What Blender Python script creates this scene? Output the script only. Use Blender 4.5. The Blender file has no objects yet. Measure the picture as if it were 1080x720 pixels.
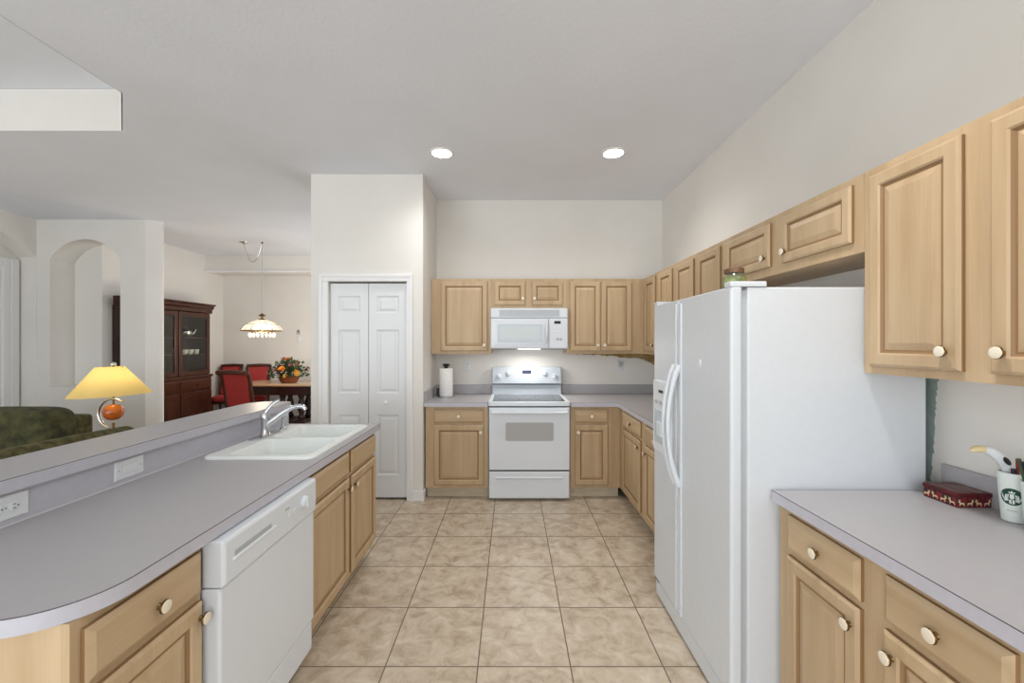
import bpy, bmesh, math, random
from math import pi, sin, cos, radians as R
from mathutils import Vector, Matrix
random.seed(7)
S = bpy.context.scene
COL = S.collection

# ------------------------------------------------------------------ camera
cam_d = bpy.data.cameras.new('camera'); cam = bpy.data.objects.new('camera', cam_d); COL.objects.link(cam)
cam.location = (0, 0, 1.48); cam.rotation_euler = (R(90), 0, 0)
cam_d.sensor_fit = 'HORIZONTAL'; cam_d.sensor_width = 36; cam_d.lens = 36 * 438 / 1080
cam_d.shift_x = 0.7 / 1080; cam_d.shift_y = 1.0 / 1080; cam_d.clip_start = 0.02
S.camera = cam
# ------------------------------------------------------------------ view, world, daylight
S.view_settings.view_transform = 'Standard'; S.view_settings.look = 'None'
S.view_settings.gamma = 1; S.view_settings.use_curve_mapping = False
S.view_settings.exposure = 0.13
S.cycles.use_denoising = True
S.cycles.max_bounces = 10; S.cycles.diffuse_bounces = 6; S.cycles.transparent_max_bounces = 12
S.cycles.sample_clamp_indirect = 6
W = bpy.data.worlds.new('sky'); S.world = W; W.use_nodes = True
W.node_tree.nodes['Background'].inputs[0].default_value = (0.94, 0.975, 1.0, 1)
W.node_tree.nodes['Background'].inputs[1].default_value = 1.25

def area(name, loc, rot, sx, sy, power, col=(1, 1, 1)):
    d = bpy.data.lights.new(name, 'AREA'); d.shape = 'RECTANGLE'; d.size = sx; d.size_y = sy
    d.energy = power; d.color = col
    o = bpy.data.objects.new(name, d); COL.objects.link(o); o.location = loc; o.rotation_euler = rot
    return o
def bulb(name, loc, power, col, r=0.04):
    d = bpy.data.lights.new(name, 'POINT'); d.energy = power; d.color = col; d.shadow_soft_size = r
    o = bpy.data.objects.new(name, d); COL.objects.link(o); o.location = loc
    return o
# daylight through the big windows and sliding doors behind the camera
area('daylight_kitchen', (-0.2, -3.0, 1.55), (R(90), 0, 0), 3.4, 2.6, 40, (0.94, 0.975, 1.0))
area('daylight_living', (-4.2, -3.0, 1.12), (R(90), 0, 0), 3.6, 2.1, 100, (0.94, 0.975, 1.0))
area('fill_dining', (-1.35, 6.6, 1.5), (R(90), 0, R(90)), 2.0, 2.2, 36, (0.97, 0.985, 1.0))  # added fill lamp brightening the dining room; no window is built there

# ------------------------------------------------------------------ materials
def lin(c):
    return tuple((v / 255 / 12.92) if v <= 10.3 else ((v / 255 + 0.055) / 1.055) ** 2.4 for v in c)
def node(nt, t, **k):
    n = nt.nodes.new(t)
    for a, b in k.items(): setattr(n, a, b)
    return n
def base_mat(name, c, rough=0.5, metal=0.0, spec=0.5, emit=None, estr=0):
    m = bpy.data.materials.new(name); m.use_nodes = True
    p = m.node_tree.nodes['Principled BSDF']
    p.inputs['Base Color'].default_value = (*lin(c), 1); p.inputs['Roughness'].default_value = rough
    p.inputs['Metallic'].default_value = metal; p.inputs['Specular IOR Level'].default_value = spec
    if emit: p.inputs['Emission Color'].default_value = (*lin(emit), 1); p.inputs['Emission Strength'].default_value = estr
    return m
def noisy(name, c1, c2, scale=(8, 8, 8), rough=0.5, metal=0.0, spec=0.5, detail=4, bump=0.0, bscale=None, lo=0.35, hi=0.65, bdist=0.002):
    m = base_mat(name, c1, rough, metal, spec); nt = m.node_tree; p = nt.nodes['Principled BSDF']
    tc = node(nt, 'ShaderNodeTexCoord'); mp = node(nt, 'ShaderNodeMapping'); mp.inputs['Scale'].default_value = scale
    nz = node(nt, 'ShaderNodeTexNoise'); nz.inputs['Scale'].default_value = 1; nz.inputs['Detail'].default_value = detail
    cr = node(nt, 'ShaderNodeValToRGB')
    cr.color_ramp.elements[0].position = lo; cr.color_ramp.elements[1].position = hi
    cr.color_ramp.elements[0].color = (*lin(c1), 1); cr.color_ramp.elements[1].color = (*lin(c2), 1)
    nt.links.new(tc.outputs['Object'], mp.inputs[0]); nt.links.new(mp.outputs[0], nz.inputs['Vector'])
    nt.links.new(nz.outputs[0], cr.inputs[0]); nt.links.new(cr.outputs[0], p.inputs['Base Color'])
    if bump:
        b = node(nt, 'ShaderNodeBump'); b.inputs['Strength'].default_value = bump; b.inputs['Distance'].default_value = bdist
        n2 = node(nt, 'ShaderNodeTexNoise'); n2.inputs['Scale'].default_value = bscale or 60; n2.inputs['Detail'].default_value = 3
        nt.links.new(tc.outputs['Object'], n2.inputs['Vector']); nt.links.new(n2.outputs[0], b.inputs['Height'])
        nt.links.new(b.outputs[0], p.inputs['Normal'])
    return m
def wood(name, c1, c2, horiz=False, rough=0.42, stretch=26, fine=150):
    m = base_mat(name, c1, rough); nt = m.node_tree; p = nt.nodes['Principled BSDF']; L = nt.links
    tc = node(nt, 'ShaderNodeTexCoord'); oi = node(nt, 'ShaderNodeObjectInfo')
    mul = node(nt, 'ShaderNodeMath', operation='MULTIPLY'); mul.inputs[1].default_value = 37
    add = node(nt, 'ShaderNodeVectorMath', operation='ADD')
    L.new(oi.outputs['Random'], mul.inputs[0]); L.new(tc.outputs['Object'], add.inputs[0]); L.new(mul.outputs[0], add.inputs[1])
    def tex(sc, along, det):
        mp = node(nt, 'ShaderNodeMapping'); mp.inputs['Scale'].default_value = (along, sc, sc) if horiz else (sc, sc, along)
        n = node(nt, 'ShaderNodeTexNoise'); n.inputs['Scale'].default_value = 1; n.inputs['Detail'].default_value = det
        n.inputs['Distortion'].default_value = 0.4
        L.new(add.outputs[0], mp.inputs[0]); L.new(mp.outputs[0], n.inputs['Vector']); return n
    a = tex(stretch * 0.5, 1.3, 3); b = tex(fine, 5, 2)
    mx = node(nt, 'ShaderNodeMath', operation='MULTIPLY_ADD'); mx.inputs[1].default_value = 0.28
    L.new(b.outputs[0], mx.inputs[0]); L.new(a.outputs[0], mx.inputs[2])
    cr = node(nt, 'ShaderNodeValToRGB'); cr.color_ramp.elements[0].position = 0.45; cr.color_ramp.elements[1].position = 0.85
    cr.color_ramp.elements[0].color = (*lin(c1), 1); cr.color_ramp.elements[1].color = (*lin(c2), 1)
    L.new(mx.outputs[0], cr.inputs[0])
    hv = node(nt, 'ShaderNodeHueSaturation')
    mr = node(nt, 'ShaderNodeMapRange'); mr.inputs['To Min'].default_value = 0.94; mr.inputs['To Max'].default_value = 1.05
    L.new(oi.outputs['Random'], mr.inputs[0]); L.new(mr.outputs[0], hv.inputs['Value']); L.new(cr.outputs[0], hv.inputs['Color'])
    L.new(hv.outputs[0], p.inputs['Base Color'])
    return m
def tile_mat():
    m = base_mat('floor_tile', (190, 172, 150), 0.38); nt = m.node_tree; p = nt.nodes['Principled BSDF']; L = nt.links
    tc = node(nt, 'ShaderNodeTexCoord'); mp = node(nt, 'ShaderNodeMapping'); T = 0.4235
    mp.inputs['Location'].default_value = (0.153 + 20 * T, -1.897 + 20 * T, 0)
    br = node(nt, 'ShaderNodeTexBrick'); br.offset = 0; br.squash = 1
    br.inputs['Scale'].default_value = 1; br.inputs['Brick Width'].default_value = T; br.inputs['Row Height'].default_value = T
    br.inputs['Mortar Size'].default_value = 0.0034; br.inputs['Mortar Smooth'].default_value = 0.25
    br.inputs['Color1'].default_value = (0, 0, 0, 1); br.inputs['Color2'].default_value = (1, 1, 1, 1)
    L.new(tc.outputs['Object'], mp.inputs[0]); L.new(mp.outputs[0], br.inputs['Vector'])
    off = node(nt, 'ShaderNodeVectorMath', operation='SCALE'); off.inputs['Scale'].default_value = 9
    L.new(br.outputs['Color'], off.inputs[0])
    add = node(nt, 'ShaderNodeVectorMath', operation='ADD'); L.new(tc.outputs['Object'], add.inputs[0]); L.new(off.outputs[0], add.inputs[1])
    n1 = node(nt, 'ShaderNodeTexNoise'); n1.inputs['Scale'].default_value = 11; n1.inputs['Detail'].default_value = 8; n1.inputs['Roughness'].default_value = 0.62; n1.inputs['Distortion'].default_value = 0.5
    L.new(add.outputs[0], n1.inputs['Vector'])
    cr = node(nt, 'ShaderNodeValToRGB'); e = cr.color_ramp.elements
    e[0].position = 0.33; e[0].color = (*lin((168, 150, 129)), 1); e[1].position = 0.68; e[1].color = (*lin((209, 197, 179)), 1)
    k = e.new(0.5); k.color = (*lin((193, 178, 157)), 1)
    L.new(n1.outputs[0], cr.inputs[0])
    mx = node(nt, 'ShaderNodeMix', data_type='RGBA'); mx.inputs['B'].default_value = (*lin((112, 99, 84)), 1)
    L.new(br.outputs['Fac'], mx.inputs['Factor']); L.new(cr.outputs[0], mx.inputs['A']); L.new(mx.outputs['Result'], p.inputs['Base Color'])
    b = node(nt, 'ShaderNodeBump', invert=True); b.inputs['Strength'].default_value = 0.5; b.inputs['Distance'].default_value = 0.003
    L.new(br.outputs['Fac'], b.inputs['Height']); L.new(b.outputs[0], p.inputs['Normal'])
    return m
def glass_mat(name, tint=(1, 1, 1), refl=0.12, rough=0.02):
    m = bpy.data.materials.new(name); m.use_nodes = True; nt = m.node_tree; nt.nodes.clear()
    o = node(nt, 'ShaderNodeOutputMaterial'); mx = node(nt, 'ShaderNodeMixShader'); t = node(nt, 'ShaderNodeBsdfTransparent'); g = node(nt, 'ShaderNodeBsdfGlossy')
    t.inputs[0].default_value = (*tint, 1); g.inputs['Roughness'].default_value = rough; mx.inputs[0].default_value = refl
    nt.links.new(t.outputs[0], mx.inputs[1]); nt.links.new(g.outputs[0], mx.inputs[2]); nt.links.new(mx.outputs[0], o.inputs[0])
    return m
def shade_mat(name, c, trans=0.6):
    m = bpy.data.materials.new(name); m.use_nodes = True; nt = m.node_tree; nt.nodes.clear()
    o = node(nt, 'ShaderNodeOutputMaterial'); mx = node(nt, 'ShaderNodeMixShader'); d = node(nt, 'ShaderNodeBsdfDiffuse'); t = node(nt, 'ShaderNodeBsdfTranslucent')
    for n in (d, t): n.inputs[0].default_value = (*lin(c), 1)
    mx.inputs[0].default_value = trans
    nt.links.new(d.outputs[0], mx.inputs[1]); nt.links.new(t.outputs[0], mx.inputs[2]); nt.links.new(mx.outputs[0], o.inputs[0])
    return m

M = {}
M['wall'] = noisy('wall_paint', (227, 225, 220), (231, 229, 225), (2, 2, 2), 0.85, bump=0.12, bscale=90)
M['ceil'] = noisy('ceiling_paint', (231, 235, 243), (235, 239, 247), (1.5, 1.5, 1.5), 0.9, bump=0.35, bscale=45, bdist=0.004)
M['trimw'] = base_mat('trim_white', (236, 237, 238), 0.4)
M['floor'] = tile_mat()
M['wood'] = wood('pickled_maple', (183, 156, 121), (199, 174, 140))
M['woodh'] = wood('pickled_maple_across', (183, 156, 121), (199, 174, 140), True)
M['toekick'] = noisy('toe_kick_board', (196, 184, 160), (206, 196, 174), (10, 10, 30), 0.6)
M['splash'] = noisy('backsplash_laminate', (170, 168, 172), (175, 173, 177), (40, 40, 40), 0.42)
M['glaze_shade'] = base_mat('groove_glaze_edge_shade', (146, 114, 78), 0.5)  # real glaze in the grooves; on outer edges it paints a shadow line
M['lam'] = noisy('laminate_top', (172, 170, 173), (174, 172, 175), (40, 40, 40), 0.36, spec=0.4)
M['lame'] = noisy('laminate_edge', (190, 190, 200), (194, 194, 204), (40, 40, 40), 0.4)
M['trimlil'] = base_mat('caulk', (210, 207, 212), 0.6)
M['seam'] = base_mat('laminate_core', (84, 74, 76), 0.6)
M['white'] = base_mat('appliance_white', (222, 228, 235), 0.28)
M['fridge'] = noisy('fridge_white', (209, 214, 219), (211, 216, 221), (30, 30, 30), 0.38)
M['plastic'] = base_mat('white_plastic', (224, 229, 232), 0.4)
M['greyplastic'] = base_mat('grey_plastic', (176, 182, 186), 0.45)
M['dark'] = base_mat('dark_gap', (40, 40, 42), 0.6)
M['black'] = base_mat('black_plastic', (24, 24, 25), 0.35)
M['brass'] = base_mat('brass', (122, 98, 60), 0.3, 1.0)
M['cream'] = base_mat('cream_enamel', (236, 226, 206), 0.25)
M['chrome'] = base_mat('chrome', (205, 208, 212), 0.12, 1.0)
M['sink'] = base_mat('sink_white', (238, 242, 240), 0.22)
M['ovenglass'] = base_mat('oven_glass', (176, 176, 176), 0.12)
M['cooktop'] = base_mat('cooktop_glass', (92, 96, 100), 0.08)
M['burner'] = base_mat('burner_ring', (130, 134, 138), 0.2)
M['mwglass'] = base_mat('microwave_window', (198, 208, 210), 0.06)
M['panel'] = base_mat('control_panel_grey', (194, 203, 212), 0.25)
M['display'] = base_mat('clock_display', (52, 58, 88), 0.3)
M['lens'] = base_mat('lamp_lens', (255, 255, 255), 0.4, emit=(255, 250, 242), estr=14)
M['mwlens'] = base_mat('hood_lamp_lens', (255, 255, 255), 0.4, emit=(255, 246, 230), estr=6)
M['paper'] = noisy('paper_towel', (240, 240, 238), (232, 232, 230), (60, 60, 60), 0.9, bump=0.4, bscale=160)
M['mahog'] = wood('mahogany', (48, 22, 11), (84, 40, 20), rough=0.3)
M['mahogd'] = wood('mahogany_dark', (34, 20, 16), (58, 34, 26), rough=0.35)
M['tablewood'] = wood('table_top_wood', (176, 146, 112), (205, 180, 148), True, rough=0.22)
M['redfab'] = noisy('red_upholstery', (158, 42, 42), (174, 54, 50), (60, 60, 60), 0.75, bump=0.2, bscale=300)
M['green'] = noisy('green_chenille', (58, 55, 28), (98, 92, 52), (26, 26, 26), 0.95, detail=6, bump=0.6, bscale=120, bdist=0.004)
M['greend'] = noisy('dark_green_chenille', (44, 46, 26), (80, 78, 46), (14, 14, 14), 0.95, detail=6, bump=0.6, bscale=110, bdist=0.004)
M['welt'] = base_mat('dark_welt', (40, 32, 18), 0.9)
M['shade'] = shade_mat('lamp_shade_yellow', (242, 221, 150), 0.55)
M['egg'] = noisy('amber_stone', (214, 120, 40), (150, 62, 20), (9, 9, 16), 0.2)
M['glass'] = glass_mat('cabinet_glass', (0.9, 0.92, 0.9), 0.05)
M['shadeglass'] = shade_mat('chandelier_glass', (250, 246, 236), 0.75)
_n = M['shadeglass'].node_tree; _o = _n.nodes['Material Output']; _m = _o.inputs[0].links[0].from_node
_t = _n.nodes.new('ShaderNodeBsdfTransparent'); _x = _n.nodes.new('ShaderNodeMixShader'); _x.inputs[0].default_value = 0.2
_n.links.new(_t.outputs[0], _x.inputs[1]); _n.links.new(_m.outputs[0], _x.inputs[2]); _n.links.new(_x.outputs[0], _o.inputs[0])
M['bulbe'] = base_mat('warm_bulb', (255, 240, 210), 0.4, emit=(255, 226, 176), estr=18)
M['silver'] = base_mat('silver', (210, 208, 202), 0.18, 1.0)
M['china'] = base_mat('white_china', (238, 236, 230), 0.25)
M['wicker'] = noisy('wicker', (150, 86, 40), (104, 56, 24), (90, 90, 220), 0.8, bump=0.5, bscale=200)
M['leaf'] = noisy('leaf_green', (40, 58, 32), (74, 92, 48), (30, 30, 30), 0.6)
M['orange'] = base_mat('orange_petal', (214, 128, 34), 0.7)
M['gold'] = base_mat('yellow_petal', (206, 160, 60), 0.7)
M['pinkp'] = base_mat('dusty_pink_petal', (168, 96, 104), 0.7)
M['plum'] = base_mat('dark_plum_petal', (52, 22, 34), 0.7)
M['giftred'] = noisy('gift_box_red', (100, 16, 26), (64, 12, 20), (60, 60, 60), 0.5)
M['giftdark'] = noisy('gift_box_pattern', (44, 14, 16), (122, 22, 32), (90, 90, 90), 0.55, lo=0.45, hi=0.55)
M['giftlid'] = noisy('gift_box_lid', (120, 100, 94), (96, 34, 40), (34, 34, 34), 0.45, lo=0.4, hi=0.6)
M['deer'] = base_mat('cream_print', (214, 190, 150), 0.6)
M['cup'] = base_mat('cup_white', (226, 234, 230), 0.4)
M['cupgreen'] = base_mat('logo_green', (18, 70, 52), 0.5)
M['penred'] = base_mat('pen_red', (150, 30, 36), 0.4)
M['pengreen'] = base_mat('pen_green', (60, 84, 48), 0.4)
M['tipcream'] = base_mat('tip_cream', (222, 206, 160), 0.5)
M['jarglass'] = glass_mat('jar_glass', (0.8, 0.88, 0.76), 0.2)
M['jargreen'] = noisy('jar_contents', (92, 112, 62), (176, 172, 96), (50, 50, 50), 0.6)
M['lidbrown'] = base_mat('jar_lid_brown', (112, 84, 62), 0.35, 0.3)
M['oldpaint'] = noisy('old_teal_paint', (140, 158, 152), (158, 172, 166), (24, 24, 24), 0.85)
M['bareboard'] = noisy('bare_backer', (150, 124, 76), (176, 152, 104), (14, 30, 30), 0.85)
M['doorglass'] = base_mat('dark_door_glass', (70, 76, 84), 0.1)

# ------------------------------------------------------------------ mesh helpers
def BM(): return bmesh.new()
def box(bm, x0, x1, y0, y1, z0, z1, mi=0):
    v = [bm.verts.new(p) for p in ((x0, y0, z0), (x1, y0, z0), (x1, y1, z0), (x0, y1, z0), (x0, y0, z1), (x1, y0, z1), (x1, y1, z1), (x0, y1, z1))]
    for f in ((0, 3, 2, 1), (4, 5, 6, 7), (0, 1, 5, 4), (1, 2, 6, 5), (2, 3, 7, 6), (3, 0, 4, 7)):
        q = bm.faces.new([v[i] for i in f]); q.material_index = mi
    return bm
def rings(bm, loops, mi=0, cap0=True, cap1=True, closed=True, mis=None):
    vs = [[bm.verts.new(p) for p in lp] for lp in loops]; n = len(vs[0])
    for k in range(len(vs) - 1):
        for i in range(n if closed else n - 1):
            j = (i + 1) % n
            f = bm.faces.new((vs[k][i], vs[k][j], vs[k + 1][j], vs[k + 1][i])); f.material_index = mis[k] if mis else mi
    if cap0: f = bm.faces.new(vs[0][::-1]); f.material_index = mis[0] if mis else mi
    if cap1: f = bm.faces.new(vs[-1]); f.material_index = mis[-1] if mis else mi
    return bm
def panel(bm, x0, x1, z0, z1, prof, mi=0, back=True, mis=None):
    # prof: (inset, y); the front looks to -y
    loops = [[(x0 + d, y, z0 + d), (x1 - d, y, z0 + d), (x1 - d, y, z1 - d), (x0 + d, y, z1 - d)] for d, y in prof]
    return rings(bm, loops, mi, cap0=back, mis=mis)
def lathe(bm, prof, c=(0, 0, 0), seg=24, mi=0, mis=None, axis='Z', cap0=True, cap1=True, sc=(1, 1)):
    loops = []
    for r, h in prof:
        lp = []
        for i in range(seg):
            a = 2 * pi * i / seg; u, v = r * cos(a) * sc[0], r * sin(a) * sc[1]
            p = {'Z': (u, v, h), 'Y': (u, h, -v), 'X': (h, u, v)}[axis]
            lp.append((p[0] + c[0], p[1] + c[1], p[2] + c[2]))
        loops.append(lp)
    return rings(bm, loops, mi, cap0, cap1, mis=mis)
def tube(bm, pts, r, seg=10, mi=0, flat=1.0):
    P = [Vector(p) for p in pts]; n = len(P); rr = r if isinstance(r, (list, tuple)) else [r] * n
    loops = []; ref = None
    for i in range(n):
        t = (P[min(i + 1, n - 1)] - P[max(i - 1, 0)]).normalized()
        if ref is None: ref = Vector((0, 0, 1)) if abs(t.z) < 0.9 else Vector((0, 1, 0))
        u = (ref - t * ref.dot(t)).normalized(); w = t.cross(u); ref = u
        loops.append([tuple(P[i] + (u * cos(2 * pi * k / seg) + w * flat * sin(2 * pi * k / seg)) * rr[i]) for k in range(seg)])
    return rings(bm, loops, mi)
def prism(bm, poly, a, b, axis='Z', mi=0):
    # poly in 2D; Z: (x,y) from z=a..b ; Y: (x,z) from y=a..b ; X: (y,z) from x=a..b
    f = {'Z': lambda p, h: (p[0], p[1], h), 'Y': lambda p, h: (p[0], h, p[1]), 'X': lambda p, h: (h, p[0], p[1])}[axis]
    return rings(bm, [[f(p, a) for p in poly], [f(p, b) for p in poly]], mi)
def plate(bm, outer, holes, a, b, axis='Z', mi=0):
    f = {'Z': lambda p, h: (p[0], p[1], h), 'Y': lambda p, h: (p[0], h, p[1]), 'X': lambda p, h: (h, p[0], p[1])}[axis]
    for h in (a, b):
        ed = []
        for lp in [outer] + holes:
            vs = [bm.verts.new(f(p, h)) for p in lp]
            ed += [bm.edges.new((vs[i], vs[(i + 1) % len(vs)])) for i in range(len(vs))]
        r = bmesh.ops.triangle_fill(bm, use_beauty=True, edges=ed)
        for g in r['geom']:
            if isinstance(g, bmesh.types.BMFace): g.material_index = mi
    for lp in [outer] + holes:
        rings(bm, [[f(p, a) for p in lp], [f(p, b) for p in lp]], mi, False, False)
    bmesh.ops.remove_doubles(bm, verts=bm.verts[:], dist=1e-5)
    return bm
def rrect(x0, x1, y0, y1, r, n=6):
    rr = r if isinstance(r, (list, tuple)) else [r] * 4      # corners: (x1,y1) (x0,y1) (x0,y0) (x1,y0)
    out = []
    for (sx, sy, a0, q) in ((1, 1, 0, rr[0]), (-1, 1, 90, rr[1]), (-1, -1, 180, rr[2]), (1, -1, 270, rr[3])):
        cx = (x1 if sx > 0 else x0) - sx * q; cy = (y1 if sy > 0 else y0) - sy * q
        if q < 1e-6: out.append((cx, cy)); continue
        for k in range(n + 1):
            a = R(a0 + 90 * k / n); out.append((cx + q * cos(a), cy + q * sin(a)))
    return out
def blob(bm, c, s, mi=0, sub=2, power=1.0):
    r = bmesh.ops.create_icosphere(bm, subdivisions=sub, radius=1)
    for v in r['verts']:
        p = v.co.copy()
        if power != 1.0: p = Vector([math.copysign(abs(q) ** power, q) for q in p])
        v.co = Vector((c[0] + p.x * s[0], c[1] + p.y * s[1], c[2] + p.z * s[2]))
        for f in v.link_faces: f.material_index = mi
    return bm
def obj(name, bm, mats, parent=None, bevel=0, smooth=None, loc=None, rot=None, seg=2):
    bmesh.ops.recalc_face_normals(bm, faces=bm.faces[:])
    me = bpy.data.meshes.new(name); bm.to_mesh(me); bm.free()
    for m in (mats if isinstance(mats, (list, tuple)) else [mats]): me.materials.append(M[m] if isinstance(m, str) else m)
    o = bpy.data.objects.new(name, me); COL.objects.link(o)
    if parent: o.parent = parent
    if loc: o.location = loc
    if rot: o.rotation_euler = rot
    if bevel:
        b = o.modifiers.new('bevel', 'BEVEL'); b.width = bevel; b.segments = seg; b.limit_method = 'ANGLE'; b.angle_limit = R(40)
    if smooth:
        for p in me.polygons: p.use_smooth = True
        if smooth is not True:
            me.set_sharp_from_angle(angle=R(smooth))
    return o
def tag(o, label, cat, group=None):
    o['label'] = label; o['category'] = cat
    if group: o['group'] = group
    return o
def thing(name, label, cat, loc=(0, 0, 0), rz=0, group=None):
    o = bpy.data.objects.new(name, None); COL.objects.link(o); o.location = loc; o.rotation_euler = (0, 0, rz)
    o.empty_display_size = 0.1
    return tag(o, label, cat, group)
def struct(name, bm, m, bevel=0, parent=None, smooth=None):
    o = obj(name, bm, m, parent, bevel, smooth)
    if not parent: o['kind'] = 'structure'
    return o
def copy_tree(o, parent=None):
    c = o.copy(); COL.objects.link(c)
    if parent: c.parent = parent
    for ch in list(o.children): copy_tree(ch, c)
    return c

# ------------------------------------------------------------------ the setting
CZ = 3.05
bm = BM(); box(bm, -8, 2.0, -3.2, 9.2, -0.1, 0); struct('floor', bm, 'floor')
# ceiling with an eight-sided tray over the living room
def octo(x0, x1, y0, y1, cx, cy): return [(x0 + cx, y0), (x1 - cx, y0), (x1, y0 + cy), (x1, y1 - cy), (x1 - cx, y1), (x0 + cx, y1), (x0, y1 - cy), (x0, y0 + cy)]
tr = octo(-5.5, -2.45, -1.2, 3.083, 0.436, 0.466)
bm = BM(); plate(bm, [(-8, -3.2), (2.0, -3.2), (2.0, 9.2), (-8, 9.2)], [tr], CZ, CZ + 0.31)
prism(bm, octo(-5.6, -2.35, -1.3, 3.18, 0.436, 0.466), CZ + 0.311, CZ + 0.36)
struct('ceiling', bm, 'ceil')
bm = BM(); rings(bm, [[(x * 1.0 - (0.004 if x > -4 else -0.004), y - (0.004 if y > 1 else -0.004), z) for x, y in tr] for z in (CZ - 0.0005, CZ + 0.309)], 0, False, False); struct('wall_tray', bm, 'wall')
bm = BM(); box(bm, -8, -2.2, -3.35, -3.2, 2.25, CZ); struct('wall_rear_blocker', bm, 'wall')  # unseen header added to hold sky light back from the tray ceiling
bm = BM(); box(bm, -5.6, -0.2, 7.5, 8.1, 2.75, CZ - 0.001); struct('trim_1', bm, 'wall')          # dropped soffit in the dining room
bm = BM(); box(bm, -5.53, -0.2, 7.465, 7.5, 2.735, 2.775); struct('trim_2', bm, 'trimw', 0.008)
bm = BM(); box(bm, 1.667, 1.85, -3.2, 4.75, 0, CZ); struct('wall_right', bm, 'wall')
bm = BM(); box(bm, -0.84, 1.667, 4.59, 4.75, 0, CZ); struct('wall_back', bm, 'wall')
# pantry closet: three walls with the bifold door opening
PY = 3.88
bm = BM(); plate(bm, [(-1.872, 0), (-1.71, 0), (-1.71, 2.05), (-0.977, 2.05), (-0.977, 0), (-0.826, 0), (-0.826, CZ), (-1.872, CZ)], [], PY, PY + 0.1, 'Y')
box(bm, -0.94, -0.8262, PY + 0.1, 4.75, 0, CZ); box(bm, -1.872, -1.76, PY + 0.1, 4.75, 0, CZ); box(bm, -1.76, -0.94, 4.62, 4.75, 0, CZ)
struct('wall_pantry', bm, 'wall')
# living and dining room walls
def arch(y0, y1, zb, zs, rise, n=20):
    c, w = (y0 + y1) / 2, (y1 - y0) / 2; q = (w * w + rise * rise) / (2 * rise); a0 = math.asin(w / q)
    return [(y0, zb), (y1, zb)] + [(c + q * sin(a0 - 2 * a0 * k / n), zs + rise - q + q * cos(a0 - 2 * a0 * k / n)) for k in range(n + 1)]
bm = BM(); plate(bm, [(-6.07, 0), (-4.80, 0), (-4.80, CZ), (-6.07, CZ)], [arch(-5.90, -5.0, 0.91, 2.54, 0.26)], 5.31, 5.61, 'Y')
prism(bm, [(-4.68, 5.31), (-4.57, 5.395), (-4.548, 5.42), (-4.56, 5.45), (-4.71, 5.61), (-4.80, 5.61), (-4.80, 5.31)], 0, CZ)
struct('wall_arch', bm, 'wall')
bm = BM(); o_ = arch(3.7, 5.305, 0, 2.57, 0.31)
plate(bm, [(-3.2, 0), (3.7, 0)] + o_[2:][::-1] + [(5.305, 0), (5.61, 0), (5.61, CZ), (-3.2, CZ)], [], -6.30, -6.07, 'X')
box(bm, -6.50, -6.305, 3.0, 5.61, 0, CZ)
struct('wall_left', bm, 'wall')
bm = BM(); box(bm, -6.4, -5.53, 5.611, 8.1, 0, CZ); struct('wall_dining', bm, 'wall')
bm = BM(); box(bm, -5.53, -0.2, 7.97, 8.1, 0, CZ); struct('wall_far', bm, 'wall')
bm = BM(); box(bm, -0.45, -0.2, 4.75, 7.97, 0, CZ); struct('wall_inner', bm, 'wall')
# left entry door in the arched recess
bm = BM(); box(bm, -6.3045, -6.285, 3.95, 5.12, 0.01, 2.42); d1 = struct('door_1', bm, 'trimw', 0.003)
bm = BM(); box(bm, -6.286, -6.279, 4.15, 5.03, 0.3, 2.30); obj('glass_pane', bm, 'doorglass', d1)
bm = BM(); box(bm, -6.3045, -6.265, 5.12, 5.20, 0, 2.53); box(bm, -6.3045, -6.255, 5.20, 5.285, 0, 2.53); box(bm, -6.3045, -6.265, 3.8, 3.95, 0, 2.53); box(bm, -6.3045, -6.265, 3.95, 5.12, 2.42, 2.53)
struct('trim_3', bm, 'trimw', 0.008)
# bifold pantry door
dr = BM(); box(dr, -1.71, -0.977, PY + 0.075, PY + 0.095, 0.0, 0.012)
d2 = struct('door_2', dr, 'dark')
def leaf(x0, x1):
    bm = BM(); y0, y1 = PY + 0.03, PY + 0.066; zb, zt = 0.022, 2.035
    pz = [(0.23, 0.80), (1.00, 1.60), (1.755, 1.92)]; s = 0.075; e = 0.0
    box(bm, x0, x0 + s, y0, y1, zb, zt); box(bm, x1 - s, x1, y0, y1, zb, zt)
    zz = [zb] + [q for p in pz for q in p] + [zt]
    for i in range(0, len(zz), 2): box(bm, x0 + s, x1 - s, y0, y1, zz[i], zz[i + 1])
    for a, b in pz: panel(bm, x0 + s, x1 - s, a, b, [(0, y0), (0.012, y0 + 0.010), (0.022, y0 + 0.011), (0.042, y0 + 0.003)], back=False)
    return bm
M['bif'] = base_mat('door_white', (226, 229, 232), 0.42)
l1 = obj('door_leaf', leaf(-1.704, -1.347), 'bif', d2); l2 = obj('door_leaf', leaf(-1.341, -0.983), 'bif', d2)
bm = BM(); lathe(bm, [(0.008, PY + 0.030), (0.008, PY + 0.014), (0.017, PY + 0.008), (0.017, PY - 0.002), (0.010, PY - 0.006)], (-1.175, 0, 0.915), 16, axis='Y')
obj('door_knob', bm, 'trimw', l2, smooth=40)
bm = BM(); w = 0.082
for (a, b, c, d) in ((-1.71 - w, -1.71, 0, 2.05), (-0.977, -0.977 + w - 0.025, 0, 2.05), (-1.71 - w, -0.977 + w - 0.025, 2.05, 2.05 + w * 0.85)):
    box(bm, a, b, PY - 0.012, PY - 0.0005, c, d)
    if d > 2.06: box(bm, a, b, PY - 0.02, PY - 0.012, d - 0.03, d)
    elif a < -1.5: box(bm, a, a + 0.03, PY - 0.02, PY - 0.012, c, d + w * 0.6)
    else: box(bm, b - 0.03, b, PY - 0.02, PY - 0.012, c, d + w * 0.6)
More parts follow.
